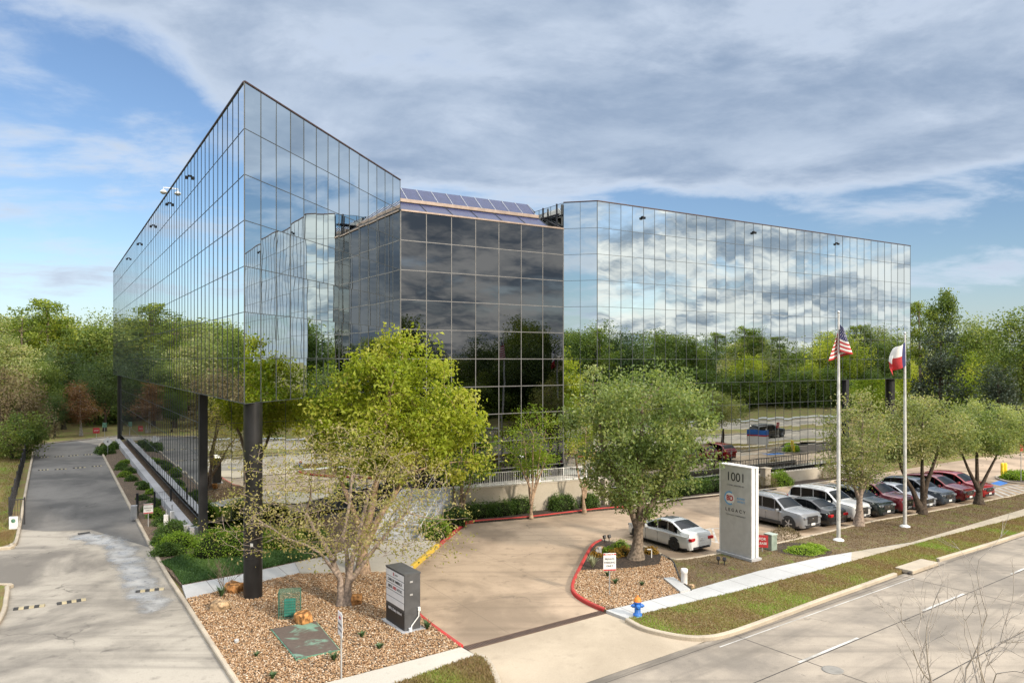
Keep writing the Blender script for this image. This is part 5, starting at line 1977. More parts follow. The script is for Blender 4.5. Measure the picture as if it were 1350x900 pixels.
def car(kind, label, loc, rz, paint, trim='chrome', rim='rim', rack=False, dark_clad=False, group='cars parked in the front lot', sunroof=False, name='parked_car'):
    K = CARS[kind]
    Ln, W, Hh = K['L'], K['W'] / 2, K['Hh']
    zb = K['clr']
    zbelt = K['belt'] * Hh
    root = thing(name, label, 'car', loc, rz, group)
    pr = K['prof']
    xs = sorted(set([p_[0] for p_ in pr] + [K['cowl'], K['rf'], K['rr'], K['rb'], .33, .10, -.05, -.22, -.30]), reverse=True)

    def top(x):
        return (top0(x - .012) + top0(x + .012) + top0(x)) / 3

    def top0(x):
        x = min(.4999, max(-.4999, x))
        for (x0, z0_), (x1, z1_) in zip(pr, pr[1:]):
            if x0 >= x >= x1 and x0 != x1:
                return (z0_ + (z1_ - z0_) * (x - x0) / (x1 - x0)) * Hh
        return pr[0][1] * Hh if x > 0 else pr[-1][1] * Hh

    def plan(x):
        """half width at the shoulder, tapering to nose and tail"""
        ax = abs(x)
        t_ = max(0, (ax - .34) / .16)
        return W * (1 - (.15 if x > 0 else .11) * t_ ** 2.2)

    def sect(x):
        zt = top(x)
        w = plan(x)
        k = 0
        if zt > zbelt:
            k = min(1, (zt - zbelt) / (Hh - zbelt))
        wt = w * (1 - (1 - K['roofw'] / 1.0 * 1.06) * k * .95)
        sh = min(zbelt, zt - .05)
        rnd_ = .045 if k < .15 else .05
        return [(w * .90, zb), (w * .975, zb + .10), (w, zb + (sh - zb) * .5), (w * .985, sh - .03), (wt + (w * .955 - wt) * (1 - k) if k > 0 else w * .955, sh + .015 if k > 0 else sh + .02),
                (wt * 1.0 if k > 0 else w * .90, zt - rnd_ if k > 0 else zt - .012), (wt * .93 if k > 0 else w * .80, zt - .01 if k > 0 else zt), (wt * .5, zt + .018), (0, zt + .024)]

    def full(x):
        s_ = sect(x)
        return [(y, z) for y, z in s_] + [(-y, z) for y, z in s_[-2::-1]]
    nst = 52
    xs = [.5 - i / (nst - 1) for i in range(nst)]
    rows_ = []
    for i, x in enumerate(xs):
        r_ = full(x)
        if i in (0, nst - 1):        # rounded nose and tail
            zm = (zb + top(x)) / 2
            r_ = [(y * .90, zm + (z - zm) * .86) for y, z in r_]
            xs[i] = x * 1.0
        rows_.append(r_)
    m_ = len(rows_[0])
    vs = [(x * Ln, y, z) for x, r_ in zip(xs, rows_) for y, z in r_]
    fs = []
    for i in range(len(xs) - 1):
        for j in range(m_ - 1):
            fs.append([i * m_ + j, i * m_ + j + 1, (i + 1) * m_ + j + 1, (i + 1) * m_ + j])
        fs.append([i * m_ + m_ - 1, i * m_, (i + 1) * m_, (i + 1) * m_ + m_ - 1])
    fs.append(list(range(m_))[::-1])
    fs.append([(len(xs) - 1) * m_ + j for j in range(m_)])
    mb = MB()
    mb.add(vs, fs, 0, True)
    body = mb.build('body', paint, root)
    es = body.modifiers.new('edges', 'EDGE_SPLIT')
    es.split_angle = R(38)
    # lower cladding and arches
    mb = MB()
    mb.box((0, 0, zb + .06), (Ln * .90, W * 2 * .93, .16), 0, 0, .03)
    cl = .0
    if dark_clad:
        for s in (-1, 1):
            mb.box((0, s * W * .985, zb + .14), (K['wb'] - 2.2 * K['wr'], .05, .14), 0, 0, .015)
    mb.build('sill', MT['blackplastic'], root)
    xf = Ln / 2 - K['fo']
    xr = xf - K['wb']
    wr = K['wr']
    for nm, x, s in (('wheel', xf, 1), ('wheel', xf, -1), ('wheel', xr, 1), ('wheel', xr, -1)):
        we = bpy.data.objects.new('wheel', None)
        we.empty_display_size = .1
        COL.objects.link(we)
        we.parent = root
        we.location = (x, s * (W - .10), wr)
        mb = MB()
        mb.lathe([(wr * .62, -.11), (wr * .94, -.11), (wr, -.085), (wr, .085), (wr * .94, .112), (wr * .70, .118), (wr * .64, .10)], (0, 0, 0), 24, 0, 'Y')
        ty = mb.build('tyre', MT['rubber'], we)
        mb = MB()
        e = .085 * s
        mb.lathe([(.02, e - .004), (wr * .66, e - .004)], (0, 0, 0), 24, 1, 'Y')
        for q in range(5):
            a_ = q * 2 * math.pi / 5
            mb.box((math.cos(a_) * wr * .33, e + .012 * s, math.sin(a_) * wr * .33), (wr * .62, .03, wr * .17), 0, 0, .006, Matrix.Rotation(-a_, 4, 'Y'))
        mb.lathe([(wr * .60, e), (wr * .60, e + .02 * s), (wr * .68, e + .02 * s), (wr * .69, e)], (0, 0, 0), 24, 0, 'Y')
        mb.lathe([(.01, e + .034 * s), (wr * .15, e + .03 * s), (wr * .17, e)], (0, 0, 0), 12, 0, 'Y')
        mb.build('rim', [MT[rim], MT['rim_dark']], we)
        mb = MB()
        pts = []
        wv = plan(x / Ln) * .985 + .012
        for q in range(13):
            a_ = math.pi * q / 12
            pts.append((math.cos(a_) * wr * 1.16, math.sin(a_) * wr * 1.16))
        mb.add([(px_, s * (wv - W + .10), pz_) for px_, pz_ in pts] + [(-wr * 1.16, s * (wv - W + .10), -wr * .35), (wr * 1.16, s * (wv - W + .10), -wr * .35)], [list(range(15)) if s < 0 else list(range(14, -1, -1))], 0)
        mb.build('wheel_arch', MT['blackplastic'], we)
    # glass
    def side_pt(x, f, s, out=.012):
        s_ = sect(x)
        a_, b_ = Vector((s_[4][0], s_[4][1])), Vector((s_[5][0], s_[5][1]))
        p_ = a_.lerp(b_, f)
        dd = (b_ - a_).normalized() if (b_ - a_).length > 1e-4 else Vector((0, 1))
        nn_ = Vector((dd.y, -dd.x))
        p_ += nn_ * out
        return (x * Ln, s * p_.x, p_.y)
    edges = [K['side'][0]] + list(K['pillars']) + [K['side'][1]]
    for s in (1, -1):
        for a_, b_ in zip(edges, edges[1:]):
            x0, x1 = a_ - .006, b_ + .006
            n_ = 10
            mb = MB()
            pts0, pts1 = [], []
            for i in range(n_ + 1):
                x = x0 + (x1 - x0) * i / n_
                fac = min(1, max(0.02, (top(x) - zbelt - .10) / .10))
                pts0.append(side_pt(x, .06, s))
                pts1.append(side_pt(x, .06 + .86 * fac, s))
            mb.add(pts0 + pts1, [[i, i + 1, n_ + 2 + i, n_ + 1 + i] if s > 0 else [n_ + 1 + i, n_ + 2 + i, i + 1, i] for i in range(n_)], 0, True)
            mb.build('side_window', MT['carglass'], root)
    for nm, xa, xb in (('windshield', K['cowl'] - .006, K['rf'] + .012), ('rear_window', K['rr'] - .01, K['rb'] + .012)):
        mb = MB()
        n_ = 10
        rowp = []
        for i in range(n_ + 1):
            x = xa + (xb - xa) * i / n_
            s_ = sect(x)
            rowp.append([(x * Ln + (.012 if nm == 'windshield' else -.012), y * .93, z + .016) for y, z in [(s_[6][0], s_[6][1] - .004), (s_[7][0], s_[7][1]), (0, s_[8][1]), (-s_[7][0], s_[7][1]), (-s_[6][0], s_[6][1] - .004)]])
        mb.add([q for r_ in rowp for q in r_], [[i * 5 + j, i * 5 + j + 1, (i + 1) * 5 + j + 1, (i + 1) * 5 + j] for i in range(n_) for j in range(4)], 0, True)
        mb.build(nm, MT['carglass'], root)
    # front
    zf = Hh * .44
    wn = plan(.48)
    for s in (1, -1):
        mb = MB()
        mb.box((Ln * .479, s * wn * .70, zf + .05), (.26, .36, .13), s * -.30, 0, .04)
        mb.build('headlight', MT['lampglass'], root)
        mb = MB()
        mb.box((Ln * .488, s * wn * .72, zb + .17), (.10, .22, .09), s * -.25, 0, .02)
        mb.build('fog_lamp', MT['blackplastic'], root)
        zt_ = Hh * (.50 if kind == 'sedan' else .54)
        mb = MB()
        mb.box((-Ln * .487, s * plan(-.48) * .76, zt_), (.20, .40, .16 if kind == 'sedan' else .26), s * .24, 0, .04)
        mb.build('taillight', MT['taillight'], root)
        mb = MB()
        xm = K['side'][0] * Ln - .16
        mb.box((xm, s * (W + .10), zbelt + .09), (.13, .20, .15), s * .2, 0, .04)
        mb.box((xm, s * (W - .0), zbelt + .04), (.07, .14, .05))
        mb.build('mirror', paint, root)
        for xd in (.015, -.185):
            mb = MB()
            mb.box((xd * Ln - .10, s * (W * .992), zbelt - .10), (.17, .035, .028), 0, 0, .008)
            mb.build('door_handle', paint if trim != 'chrome' else MT['chrome'], root)
        mb = MB()
        for xd in (.17, -.02, -.215):
            mb.box((xd * Ln, s * (W * .9965), zb + (zbelt - zb) * .52), (.010, .012, (zbelt - zb) * .80))
        mb.build('door_seam', MT['blackplastic'], root)
    mb = MB()
    mb.box((Ln * .500, 0, zf - (.08 if kind == 'suv' else .03)), (.06, wn * 1.08, .42 if kind == 'suv' else .27), 0, 0, .02)
    mb.box((Ln * .500, 0, zb + .10), (.07, wn * 1.45, .15), 0, 0, .02)
    gr_ = mb.build('grille', MT['blackplastic'], root)
    mb = MB()
    for q in range(3):
        mb.box((Ln * .5075, 0, zf - .10 + q * .075), (.012, wn * .92, .014))
    mb.lathe([(.055, 0), (.05, .012)], (Ln * .510, 0, zf - .02), 12, 0, 'X')
    mb.build('grille_trim', MT['chrome'], gr_)
    mb = MB()
    mb.box((Ln * .509, 0, zb + .20), (.012, .34, .13), 0, 0, .004)
    mb.build('licence_plate', MT['white'], root)
    mb = MB()
    mb.box((-Ln * .5015, 0, Hh * (.50 if kind == 'sedan' else .47)), (.012, .34, .13), 0, 0, .004)
    mb.build('licence_plate', MT['white'], root)
    mb = MB()
    mb.box((-Ln * .496, 0, zb + .10), (.06, W * 1.35, .12), 0, 0, .02)
    mb.build('rear_bumper', MT['blackplastic'], root)
    if rack:
        mb = MB()
        for s in (1, -1):
            yy = W * K['roofw'] * .98
            mb.tube([(.05 * Ln, s * yy, Hh - .02), (.02 * Ln, s * yy, Hh + .055), (-.30 * Ln, s * yy, Hh + .055), (-.34 * Ln, s * yy, Hh - .03)], .022, 6)
        mb.build('roof_rail', MT['steel' if rim == 'rim' else 'blackplastic'], root)
    if sunroof:
        mb = MB()
        mb.box((-.055 * Ln, 0, Hh + .020), (.50, .60, .012), 0, 0, .005)
        mb.build('sunroof', MT['carglass'], root)
    return root


P_ = {k: metalpaint('paint_' + k, c) for k, c in dict(silver=(.27, .28, .30), black=(.018, .018, .021), white=(.74, .74, .74), green=(.012, .022, .023), maroon=(.15, .010, .022),
                                                     pearl=(.38, .40, .45), slate=(.05, .065, .09), red=(.19, .008, .016), bright_red=(.30, .010, .016), sedan_white=(.76, .78, .79)).items()}
face = math.atan2(-U.y, -U.x)          # nose towards the street
away = math.atan2(U.y, U.x)
FR0, FR1 = Vector(g(1068, 700)), Vector(g(1298, 658))     # line of the parked fronts
specs = [
    ('suv', 'silver grey SUV nearest the tall white sign, nose to the street', 0, face, 'silver', dict(rack=True, dark_clad=True)),
    ('sedan', 'black sedan backed into its bay with red tail lamps showing', 1.02, away, 'black', dict()),
    ('suv', 'white SUV with roof rails parked just left of the first flagpole tree', 2.0, face, 'white', dict(rack=True)),
    ('crossover', 'dark green-black crossover with chrome grille behind the pale street tree', 3.08, face, 'green', dict(rack=True)),
    ('suv', 'maroon SUV with roof rails parked between the dark crossover and the pearl sedan', 4.02, face, 'maroon', dict(rack=True)),
    ('sedan', 'pearl silver sedan behind the second flagpole', 5.02, face, 'pearl', dict()),
    ('crossover', 'slate blue crossover behind the forked tree', 6.02, face, 'slate', dict()),
    ('crossover', 'dark red crossover with bright wheels left of the last street tree', 7.08, face, 'red', dict()),
    ('crossover', 'bright red crossover at the right end of the row', 8.15, face, 'bright_red', dict(rim='rim_dark')),
]
step = (FR1 - FR0) / 8.0
for kind, lab, k, rz, pc, kw in specs:
    c = FR0 + step * k
    ln = CARS[kind]['L']
    c = c + U * (ln / 2 - .15)
    car(kind, lab, (c.x, c.y, .004), rz + rnd.uniform(-.015, .015), P_[pc], **kw)
rwp = Vector(g(888.5, 726))
c = rwp + V * .9 + U * 1.35
car('sedan', 'white sedan parked by the mulch island, tail towards the street', (c.x, c.y, .004), away + .03, P_['sedan_white'], trim='body', rim='rim_dark', sunroof=True)
# dark pickup-like SUV on the far carriageway, mirrored in the right wing
c = st(78, 12.2)
car('suv', 'dark SUV driving along the street, seen mirrored in the right glass', (c[0], c[1], .004), ST_A, P_['black'], group='cars driving on the street')

# ------------------------------------------------------------------ signs
# tall white sign
rzs = math.atan2(-U.y, -U.x)
a_, b_ = Vector(g(950, 731)), Vector(g(989, 743))
ctr = (a_ + b_) / 2 + V * .25
ts = thing('monument_sign', 'tall silver-white slab sign numbered 1001 beside the sidewalk', 'sign', (ctr.x, ctr.y, BZ), rzs)
w_ = 1.92
hs = 4.38
mb = MB()
mb.box((0, 0, hs / 2 + .1), (w_, .46, hs - .1), 0, 0, .012)
mb.build('slab', MT['sign_silver'], ts)
mb = MB()
for s in (-1, 1):
    mb.box((s * (w_ / 2 + .022), -.14, hs / 2 + .11), (.05, .20, hs - .08))
    mb.box((s * (w_ / 2 + .022), .16, hs / 2 + .11), (.05, .16, hs - .08))
mb.box((0, 0, hs + .068), (w_ + .12, .5, .05))
mb.build('edge_trim', MT['sign_white'], ts)
mb = MB()
mb.box((0, 0, .07), (w_ + .3, .72, .14), 0, 0, .02)
mb.build('footing', MT['plinth'], ts)
yf = -.236
text('1001', .60, MT['ink'], ts, 'house_number', (.02, yf, hs - .50), sx=1.0)
text('S. DAIRY ASHFORD RD.', .105, MT['ink_grey'], ts, 'street_name', (.02, yf, hs - .90), sx=1.0)
lg = bpy.data.objects.new('round_logo', None)
COL.objects.link(lg)
lg.parent = ts
lg.location = (-.36, yf, hs - 1.55)


def disc(r0, r1, a0, a1, m, y, name, parent, n=28):
    o_ = MB()
    vs, fs = [], []
    for i in range(n + 1):
        t_ = a0 + (a1 - a0) * i / n
        vs += [(math.cos(t_) * r0, y, math.sin(t_) * r0), (math.cos(t_) * r1, y, math.sin(t_) * r1)]
    for i in range(n):
        fs.append([2 * i, 2 * i + 1, 2 * i + 3, 2 * i + 2])
    o_.add(vs, fs)
    return o_.build(name, m, parent)


disc(.26, .34, R(60), R(300), MT['lightblue'], 0, 'ring', lg)
disc(.0, .26, 0, 2 * math.pi, MT['sign_white'], .0005, 'ring_face', lg)
disc(.27, .31, R(-55), R(55), MT['sign_white'], 0, 'ring', lg)
text('BD', .36, MT['red'], lg, 'lettering', (.02, -.006, -.01), bold=.010, sx=.92)
text('BUSINESS', .12, MT['lightblue'], ts, 'tenant_name', (.34, yf, hs - 1.50), sx=.95)
text('DISTRICT', .12, MT['lightblue'], ts, 'tenant_name', (.36, yf, hs - 1.66), sx=.95)
text('L E G A C Y', .22, MT['ink'], ts, 'tenant_name', (.0, yf, hs - 2.12), sx=1.12)
text('COMMUNITY  MANAGEMENT', .075, MT['ink_grey'], ts, 'tenant_line', (.02, yf, hs - 2.36), sx=1.25)
# dark directory sign
a_, b_ = Vector(g(508.3, 817.3, BZ)), Vector(g(532.7, 833.8, BZ))
d_ = (b_ - a_).normalized()
nn = Vector((-d_.y, d_.x))
ctr = (a_ + b_) / 2 + nn * .33
ds = thing('directory_sign', 'dark grey directory sign with white tenant panels in the gravel bed', 'sign', (ctr.x, ctr.y, BZ), math.atan2(d_.y, d_.x))
wd = (b_ - a_).length
mb = MB()
mb.box((0, 0, 1.03), (wd, .62, 2.0), 0, 0, .012)
mb.box((0, 0, 2.02), (wd + .03, .65, .05))
mb.box((0, 0, .62), (wd + .02, .64, .03))
mb.build('cabinet', MT['sign_grey'], ds)
mb = MB()
mb.box((0, 0, .02), (wd + .28, .9, .06), 0, 0, .01)
mb.build('footing', MT['plinth'], ds)
yf = -.312
mb = MB()
mb.box((0, yf - .002, .36), (wd - .06, .012, .60))
mb.build('lower_panel', MT['ink'], ds)
for i in range(5):
    z = 1.86 - i * .245
    mb = MB()
    mb.box((0, yf - .004, z), (wd - .10, .014, .215))
    pn = mb.build('tenant_panel', MT['panel_white'], ds)
    if i == 0:
        text('E', .15, MT['red'], pn, 'lettering', (-.10, yf - .013, z), bold=.006)
        text('ENERGY', .07, MT['ink_grey'], pn, 'lettering', (.13, yf - .013, z))
    if i == 1:
        text('CARE OF AMERICA', .135, MT['ink'], pn, 'lettering', (0, yf - .013, z), bold=.003, sx=1.0)
    if i == 2:
        text('BETA', .135, MT['ink'], pn, 'lettering', (-.36, yf - .013, z), bold=.005, sx=1.1)
        text('RED', .135, MT['red'], pn, 'lettering', (.0, yf - .013, z), bold=.006, sx=1.1)
        text('METRIC', .12, MT['ink_grey'], pn, 'lettering', (.39, yf - .013, z), bold=.003, sx=1.0)
text('1001 S. Dairy Ashford', .125, MT['panel_white'], ds, 'address_line', (0, yf - .012, .575), sx=.98, bold=.002)
mb = MB()
for z in (1.75, 1.3):
    mb.box((wd / 2 + .008, -.05, z), (.014, .11, .06))
mb.build('vent_plate', MT['steel'], ds)
mb = MB()
mb.tube([(wd / 2 + .03, .24, .72), (wd / 2 + .05, .22, .5), (wd / 2 + .05, -.05, .22), (wd / 2 + .06, -.12, .02)], .022, 6)
mb.box((wd / 2 + .04, .24, .75), (.07, .09, .14), 0, 0, .01)
mb.box((wd / 2 + .07, -.12, .08), (.10, .10, .14), 0, 0, .01)
mb.build('power_conduit', MT['white'], ds)


def post_sign(label, px, py, h, w, hh, rz, plate, lines=(), post='steel', border=None, group=None, z=BZ, shape='rect', name='sign_post'):
    x, y = g(px, py, z)
    r = thing(name, label, 'sign', (x, y, z), rz, group)
    mb = MB()
    mb.tube([(0, 0, 0), (0, 0, h)], .028, 6)
    mb.build('post', MT[post], r)
    mb = MB()
    if shape == 'diamond':
        mb.box((0, -.035, h - hh * .5), (w, .012, w), 0, 0, 0, Matrix.Rotation(R(45), 4, 'Y'))
    else:
        mb.box((0, -.035, h - hh / 2), (w, .014, hh), 0, 0, .003)
    pl = mb.build('plate', MT[plate], r)
    if border:
        mb = MB()
        for zz in (h - .05, h - hh + .04):
            mb.box((0, -.044, zz), (w * .98, .006, .06))
        mb.build('border', MT[border], pl)
    for body, sz, m_, dz in lines:
        text(body, sz, MT[m_], pl, 'lettering', (0, -.049, h - dz), bold=.002)
    return r


post_sign('white notice sign with red bands on a post in the right gravel', 803.5, 785, 1.75, .52, .72, R(6), 'sign_white', [('NOTICE', .10, 'sign_white', .05), ('PRIVATE', .11, 'ink_grey', .24), ('PARKING', .11, 'ink_grey', .38), ('ONLY', .11, 'ink_grey', .52)], border='red')
post_sign('white notice sign seen edge-on by the bottom gravel edge', 450, 894, 2.0, .50, .70, R(-62), 'panel_white', [('NO', .12, 'red', .16), ('PARKING', .10, 'ink_grey', .36), ('ANY TIME', .09, 'ink_grey', .52)])
post_sign('white and red notice sign in the left bed beside the driveway', 195.5, 694, 1.35, .50, .58, R(25), 'sign_white', [('RESERVED', .09, 'sign_white', .06), ('PARKING', .10, 'ink_grey', .26), ('ONLY', .10, 'ink_grey', .40)], border='red')
post_sign('white diamond warning sign on the far shrub island', 142, 600, 1.85, .66, .9, R(20), 'sign_white', [('4', .34, 'ink', .45)], z=0, shape='diamond')
post_sign('red square sign at the far end of the driveway', 127, 580, 1.5, .72, .66, R(20), 'red', [('STOP', .2, 'sign_white', .33)], z=0)
post_sign('small pale green sign behind the diamond sign', 138, 577, 1.9, .5, .6, R(20), 'patina', (), z=0)
post_sign('small red and white yard sign by the electric pedestal', 1005, 727, .85, .55, .62, R(-18), 'red', [('FOR', .18, 'sign_white', .2), ('LEASE', .16, 'sign_white', .42)])
post_sign('parking sign on a thin post at the right edge island', 1346, 634, 3.0, .45, .6, R(30), 'red', ())
# leasing board on the verge, seen mirrored
x, y = 40.3, 56.9
lb = thing('leasing_board', 'blue, red and white board on two posts by the right sidewalk end', 'sign', (x, y, BZ), R(-97.5))
mb = MB()
for s in (-1, 1):
    mb.box((s * .85, 0, 1.2), (.1, .1, 2.4))
mb.build('post', MT['white'], lb)
mb = MB()
mb.box((0, -.07, 1.95), (2.2, .04, .5))
mb.build('top_band', MT['blue'], lb)
mb = MB()
mb.box((0, -.07, 1.62), (2.2, .04, .15))
mb.build('middle_band', MT['red'], lb)
mb = MB()
mb.box((0, -.07, 1.1), (2.2, .04, .88))
mb.build('lower_band', MT['sign_white'], lb)

# ------------------------------------------------------------------ flagpoles and flags
def flagpole(label, px, py, h, zb_=BZ):
    x, y = g(px, py, zb_)
    r = thing('flagpole', label, 'flagpole', (x, y, zb_), 0, 'flagpoles by the sidewalk')
    mb = MB()
    mb.tube([(0, 0, .1), (0, 0, h * .5), (0, 0, h)], [.105, .09, .05], 14)
    mb.build('pole', MT['alu'], r)
    mb = MB()
    mb.lathe([(.28, 0), (.28, .05), (.2, .09), (.13, .13)], (0, 0, 0), 18)
    mb.build('base_plate', MT['white'], r)
    mb = MB()
    mb.lathe([(.04, h), (.07, h + .03), (.07, h + .10), (.02, h + .14)], (0, 0, 0), 10)
    mb.build('finial', MT['steel'], r)
    return x, y


def flag(name, label, loc, fn, nu, nv, colour, mats):
    mb = MB()
    vs = [fn(i / nu, j / nv) for j in range(nv + 1) for i in range(nu + 1)]
    byc = {}
    mb.v = [tuple(p) for p in vs]
    for j in range(nv):
        for i in range(nu):
            mb.f.append([j * (nu + 1) + i, j * (nu + 1) + i + 1, (j + 1) * (nu + 1) + i + 1, (j + 1) * (nu + 1) + i])
            mb.m.append(colour((i + .5) / nu, (j + .5) / nv))
            mb.s.append(True)
    o = mb.build(name, mats, None, False, loc)
    md = o.modifiers.new('cloth', 'SOLIDIFY')
    md.thickness = .008
    return tag(o, label, 'flag', 'flags on the poles')


x, y = flagpole('bare aluminium flagpole carrying the striped flag, left of the pair', 1105.5, 712, 12.1)


def us_shape(s, t):
    # s along the fly, t from the top of the hoist down; the cloth hangs limp against the pole
    fold = math.sin(s * 8.5 + t * 1.2) * .16 * (.25 + s)
    wgt = s ** .85
    X = .10 + wgt * .74 + .10 * math.sin(s * 7 + 1) - t * .02 * (1 - s)
    X = .06 + .62 * s - .0 + .22 * t * s
    side = -1.0
    Xl = (.02 + .60 * (s - .45) * (.35 + 1.05 * t) if s > .45 else .02 + .62 * (.5 - abs(s - .22) * 2) * (.3 + .7 * t))
    if s <= .45:
        q = s / .45
        Xp = math.sin(q * math.pi * .5) * (.14 + .50 * t)
        Yp = -.05 - .16 * math.sin(q * 3.0) + fold * .5
    else:
        q = (s - .45) / .55
        Xp = (.14 + .50 * t) - q * (.28 + 1.02 * t)
        Yp = .02 + .22 * math.sin(q * 4.2) + fold * .5
    Z = -t * 1.42 - s * .50 - .05 * math.sin(s * 9)
    return (Xp, Yp, Z)


def us_col(s, t):
    if s < .42 and t < 7 / 13:
        cx_, cy_ = s / .42 * 11, t / (7 / 13) * 9
        return 2 if (abs((cx_ % 1) - .5) < .26 and abs((cy_ % 1) - .5) < .26 and (int(cx_) + int(cy_)) % 2 == 0) else 0
    return 1 if int(t * 13) % 2 == 0 else 2


flag('striped_flag', 'red and white striped flag with star field hanging limp on the left pole', (x, y - .1, 11.62), us_shape, 66, 52, us_col, [MT['navy'], MT['flag_red'], MT['flag_white']])
x, y = flagpole('aluminium flagpole carrying the white and red flag, right of the pair', 1193, 694, 11.1)


def tx_shape(s, t):
    q = s
    Xp = -.05 - math.sin(min(q, 1) * 1.9) * .84 * (.45 + .55 * math.sin(.5 + t * 2.0)) - .35 * max(0, q - .8) * 2.2 * (t > .7)
    Yp = -.08 - .22 * math.sin(q * 6 + t) * (.3 + q)
    Z = -t * 1.35 - q * .55 - .05 * math.sin(q * 7)
    return (Xp, Yp, Z)


def tx_col(s, t):
    if s < .16:
        return 0
    return 1 if t < .5 else 2


flag('lone_star_flag', 'white and red flag with dark hoist hanging limp on the right pole', (x, y - .05, 10.75), tx_shape, 40, 28, tx_col, [MT['navy'], MT['flag_white'], MT['flag_red']])

# ------------------------------------------------------------------ small things
x, y = g(840.5, 812, BZ)
fh = thing('fire_hydrant', 'blue fire hydrant with orange cap at the sidewalk corner', 'hydrant', (x, y, BZ))
mb = MB()
mb.lathe([(.17, .05), (.17, .10), (.115, .12), (.11, .48), (.14, .50), (.14, .56)], (0, 0, 0), 16)
mb.build('barrel', MT['blue'], fh)
mb = MB()
mb.lathe([(.16, 0), (.16, .09)], (0, 0, -.02), 14)
mb.build('flange', plain('hydrant_base', (.25, .5, .55), .6), fh)
mb = MB()
mb.lathe([(.145, .56), (.13, .64), (.08, .71), (.035, .73), (.035, .79)], (0, 0, 0), 16)
mb.build('bonnet', MT['orange'], fh)
for ax, s, r_ in (('X', 1, .07), ('X', -1, .07), ('Y', -1, .09)):
    mb = MB()
    l_ = [(r_, .10), (r_, .2), (r_ * .6, .21), (r_ * .5, .25)]
    mb.lathe([(r, z * s) for r, z in l_], (0, 0, .40), 10, 0, ax)
    mb.build('nozzle', MT['blue'], fh)


def rock(label, px, py, r, mat, seed, sz=(1, .8, .75)):
    r *= .82
    rr = random.Random(seed)
    x, y = g(px, py, BZ)
    bm = bmesh.new()
    bmesh.ops.create_cube(bm, size=1.0)
    bmesh.ops.subdivide_edges(bm, edges=bm.edges[:], cuts=2, use_grid_fill=True)
    for v in bm.verts:
        n = v.co.normalized()
        v.co = v.co * .75 + n * .32
        v.co += Vector((rr.gauss(0, .06), rr.gauss(0, .06), rr.gauss(0, .06)))
        v.co = Vector((v.co.x * r * sz[0], v.co.y * r * sz[1], v.co.z * r * sz[2]))
    bmesh.ops.bevel(bm, geom=bm.edges[:], offset=r * .03, segments=1, affect='EDGES')
    mb = MB()
    bm.verts.index_update()
    mb.add([v.co[:] for v in bm.verts], [[v.index for v in f.verts] for f in bm.faces])
    bm.free()
    o = mb.build('rock', mat, None, False, (x, y, BZ + r * sz[2] * .36))
    o.rotation_euler = (rr.uniform(-.15, .15), rr.uniform(-.15, .15), rr.uniform(0, 3))
    return tag(o, label, 'rock', 'rocks in the gravel')


rock('bright orange boulder at the foot of the black column', 309, 780, .62, MT['rock'], 1)
rock('flat tan boulder nearest the driveway kerb', 290.5, 803, .58, MT['rock_tan'], 2, (1.1, .8, .7))
rock('orange boulder leaning by the caged green box', 399, 822, .55, MT['rock'], 3, (1, .8, .95))
rock('tan orange boulder at the base of the half-bare tree', 469.5, 796, .46, MT['rock'], 4, (.9, .8, 1.05))
rock('small pale stone in the left gravel', 312, 846, .16, MT['walk'], 5)
rock('brown boulder at the left tip of the mulch island', 791, 727, .42, MT['rock_tan'], 6)
rock('pale stone at the end of the grey slab', 912, 774, .22, MT['rock_tan'], 7)
# caged box and rusted plate
x, y = g(382, 813, BZ)
cg = thing('caged_box', 'teal backflow box inside a green wire cage in the gravel', 'utility box', (x, y, BZ), R(12))
mb = MB()
mb.box((0, 0, .36), (.42, .26, .62), 0, 0, .04)
mb.build('box', MT['teal'], cg)
mb = MB()
for xx in np.linspace(-.39, .39, 11):
    for yy in (-.26, .26):
        mb.box((xx, yy, .5), (.012, .012, 1.0))
for yy in np.linspace(-.26, .26, 7):
    for xx in (-.39, .39):
        mb.box((xx, yy, .5), (.012, .012, 1.0))
    mb.box((0, yy, 1.0), (.78, .012, .012))
for zz in np.linspace(.05, 1.0, 10):
    for yy in (-.26, .26):
        mb.box((0, yy, zz), (.78, .014, .014))
    for xx in (-.39, .39):
        mb.box((xx, 0, zz), (.014, .52, .014))
mb.build('cage', plain('cage_green', (.07, .17, .12), .6), cg)
pl = [g(a_, b_, BZ) for a_, b_ in ((358, 831), (416, 821), (447, 858), (391, 870))]
c = (sum(p_[0] for p_ in pl) / 4, sum(p_[1] for p_ in pl) / 4)
up_ = thing('vault_cover', 'flat rusted brown steel vault cover with green patina in the gravel', 'cover', (*c, BZ))
mb = MB()
mb.prism([(p_[0] - c[0], p_[1] - c[1]) for p_ in pl], 0, .075)
m_, nt, b_ = newmat('rust_patina')
pp = pos(nt)
colr = mix(nt, ramp(nt, noise(nt, pp, 1.0, 5, .6, .6), .50, .60), (.10, .075, .06), (.16, .27, .20))
colr = mix(nt, 1.0, colr, mix(nt, noise(nt, pp, 9, 5), (.6, .6, .6), (1.4, 1.4, 1.4)), 'MULTIPLY')
L(nt, colr, b_.inputs['Base Color'])
b_.inputs['Roughness'].default_value = .75
mb.build('plate', m_, up_)
mb = MB()
for i in range(4):
    q, r_ = Vector(pl[i]), Vector(pl[(i + 1) % 4])
    m2 = (q + r_) / 2
    mb.box((m2.x - c[0], m2.y - c[1], .03), ((q - r_).length + .06, .06, .07), math.atan2((r_ - q).y, (r_ - q).x))
mb.build('frame', MT['patina'], up_)
